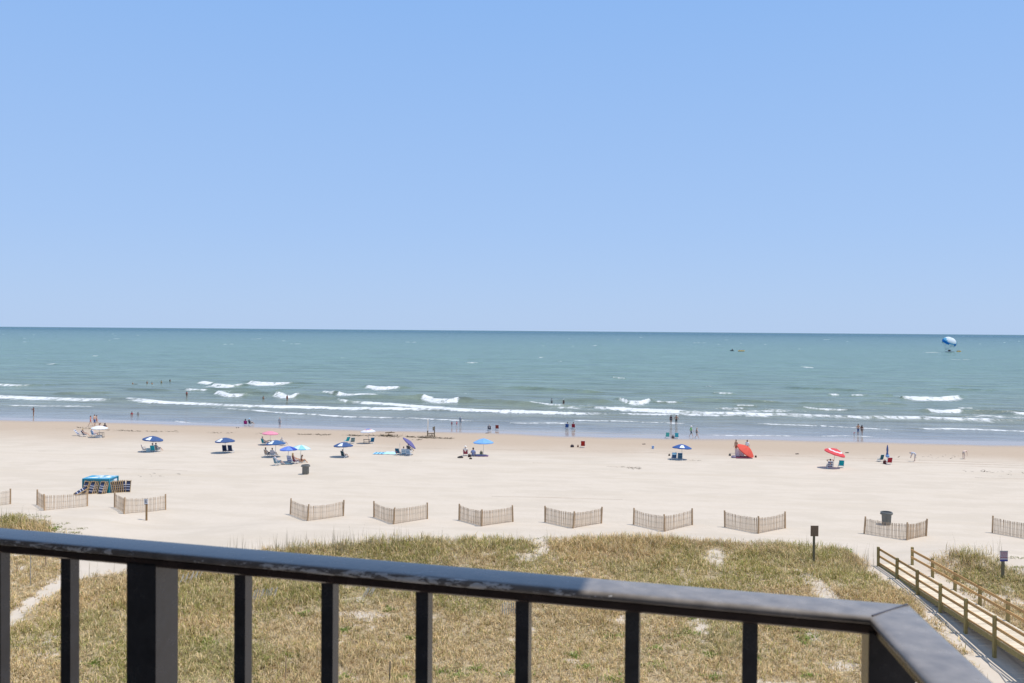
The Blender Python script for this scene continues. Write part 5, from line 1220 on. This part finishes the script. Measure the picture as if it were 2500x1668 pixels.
for px, py, lab in ((580, 1045, 'pair of dark sandals on the sand below the magenta chair'), (1189, 1058, 'dark sandals on the damp sand left of the dark red chair'), (1572, 1085, 'dark sandals on the sand left of the light blue bucket'), (1946, 1109, 'small dark shoe alone on the sand left of the red umbrella'), (2068, 1106, 'tiny dark shoe in the sand at the upper right of the red umbrella')):
    t = thing('sandals', lab, 'sandals', A(px, py), .3)
    for s in (-1, 1): MB().box((s*.14, .05*s, .03), (.14, .34, .06)).build('sole', cm((.06, .05, .05)), t); MB().tube((s*.14-.06, .05*s, .05), (s*.14+.06, .05*s, .09), .02, n=5).build('strap', cm((.03, .03, .03)), t)

# ---------------------------------------------------------------- far out: parasail, its boat, banana boat
pb = GZ(2318, 860, 0); kk = ppm(pb)
def boat(p, rz, L, hull, deck, label, cabin=True):
    t = thing('motor_boat', label, 'boat', p, rz); w = L*.16; st = []
    for i in range(9):
        f_ = i/8; x = -L/2+L*f_; ww = w*(1 if f_ < .5 else math.sqrt(max(0, 1-((f_-.5)/.5)**2))*.98+.02); zz = .75+.35*f_**2
        st.append((x, ww, zz))
    mb = MB(); vs = []
    for x, ww, zz in st: vs += [(x, -ww, zz), (x, -ww*.75, -.2), (x, ww*.75, -.2), (x, ww, zz)]
    fs = [(i*4+j, i*4+j+1, (i+1)*4+j+1, (i+1)*4+j) for i in range(8) for j in range(3)]+[(0, 3, 2, 1)]
    mb.add(vs, fs).build('hull', hull, t); MB().add([v for x, ww, zz in st for v in ((x, -ww*.97, zz-.06), (x, ww*.97, zz-.06))], [(i*2, i*2+1, i*2+3, i*2+2) for i in range(8)]).build('deck', deck, t)
    if cabin:
        MB().box((L*.02, 0, 1.5), (L*.2, w*1.2, 1.3)).build('cabin', mat('boat_dark', (.10, .05, .045), .5), t); MB().box((L*.02, 0, 2.25), (L*.26, w*1.5, .16)).build('roof', mat('boat_white', (.75, .75, .75), .4), t)
        MB().tube((-L*.2, 0, .8), (-L*.24, 0, 3.0), .08, n=6).build('tow_post', M_TUBE, t)
    return t
HW = mat('hull_white', (.88, .84, .76), .35, .04); HY = mat('hull_yellow', (.65, .40, .06), .4, .05)
boat(pb, YAW+math.pi, 8.2, HW, mat('deck_tan', (.60, .45, .28), .6), 'white boat with a dark cabin below the parasail')
def raft(p, rz, L, label, col):
    t = thing('inflatable_raft', label, 'raft', p, rz)
    for s in (-1, 1): MB().tube((-L/2, s*.45, .35), (L*.38, s*.45, .35), .34, n=8).tube((L*.38, s*.45, .35), (L/2, s*.3, .6), .34, .18, 8).build('tube', col, t)
    for q in range(3):
        x = -L*.3+q*L*.28
        MB().lathe([(.22, .0), (.26, .3), (.24, .6), (.10, .72)], 8).build('rider', cm(((.05, .05, .06), (.30, .12, .05), (.10, .08, .05))[q]), t, (x, 0, .5)); MB().lathe([(0, -.13), (.11, -.04), (.12, .05), (0, .14)], 8, cap=False).build('rider_head', SKIN['tan'], t, (x, 0, 1.36))
raft(GZ(2341, 859, 0), YAW+.2, 4.2, 'yellow raft with riders just right of the parasail boat', HY)
raft(GZ(1810, 858, 0), YAW-.1, 5.5, 'yellow raft with riders far out right of the middle', HY)
t = thing('jet_ski', 'dark watercraft with a rider left of the far yellow raft', 'jet ski', GZ(1787, 857, 0), YAW+math.pi)
MB().add([(-1.4, -.5, 0), (1.0, -.45, 0), (1.7, 0, .35), (1.0, .45, 0), (-1.4, .5, 0), (-1.4, -.45, .6), (.9, -.35, .7), (1.6, 0, .75), (.9, .35, .7), (-1.4, .45, .6)], [(0, 1, 6, 5), (1, 2, 7, 6), (2, 3, 8, 7), (3, 4, 9, 8), (4, 0, 5, 9), (5, 6, 7, 8, 9)]).build('hull', cm((.08, .09, .12)), t)
MB().box((-.4, 0, .85), (1.2, .4, .35)).build('saddle', cm(BLACK), t); MB().bar((.35, -.4, 1.25), (.35, .4, 1.25), .07, .07).build('handlebar', cm(BLACK), t)
MB().lathe([(.25, 0), (.28, .35), (.22, .65), (.08, .78), (.13, .86), (.13, 1.0), (0, 1.06)], 9).build('rider', cm((.12, .06, .05)), t, (-.3, 0, 1.0))
# canopy at the boat's distance, just lifted
ray_c = ray(2318, 835); dd = (pb.to_2d()).length/Vector((ray_c.x, ray_c.y)).length
pc = Vector((ray_c.x*dd, ray_c.y*dd, CAMZ+ray_c.z*dd))
ps = thing('parasail', 'blue and white parasail canopy flying low above its boat', 'parasail', pc, YAW)
Rc = 32/2/kk; tl = Matrix.Rotation(R(13), 3, 'Y') @ Matrix.Rotation(R(24), 3, 'X'); N = 16
blues = [fabric('sail_blue', (.02, .22, .60)), fabric('sail_sky', (.16, .50, .74)), fabric('sail_white', (.78, .84, .88))]
for i in range(N):
    mb = MB(); vs = []
    for j in range(8):
        th = R(8+ (96-8)*j/7)
        for c in range(3):
            a_ = 2*math.pi*(i+c/2)/N; bul = 1+.03*(c == 1)
            vs.append(tl @ Vector((Rc*math.sin(th)*math.cos(a_)*bul, Rc*math.sin(th)*math.sin(a_)*bul, Rc*.82*math.cos(th)-.1*Rc)))
    fs = [(j*3+c, j*3+c+1, (j+1)*3+c+1, (j+1)*3+c) for j in range(7) for c in range(2)]
    mb.v = [tuple(v) for v in vs]; mb.f = fs
    edge_ = abs(math.cos(2*math.pi*(i+.5)/N)); pat = [2, 2, 2, 2 if edge_ < .9 else 1, 1 if edge_ > .7 else 2, 0 if edge_ > .5 else 1, 0 if edge_ > .5 else 2]; mb.m = [pat[j] for j in range(7) for c in range(2)]
    mb.build('gore', blues, ps)
    a_ = 2*math.pi*i/N
    MB().tube(tl @ Vector((Rc*.99*math.cos(a_), Rc*.99*math.sin(a_), -.18*Rc)), tl @ Vector((0, 0, -1.35*Rc)), .03, n=4).build('line', mat('sail_line', (.55, .56, .60), .6), ps)
    MB().tube(tl @ Vector((Rc*.99*math.cos(a_), Rc*.99*math.sin(a_), -.18*Rc)), tl @ Vector((Rc*.86*math.cos(a_), Rc*.86*math.sin(a_), -.48*Rc)), .28, .10, 5).build('vent_flap', blues[2] if i % 2 else blues[1], ps)
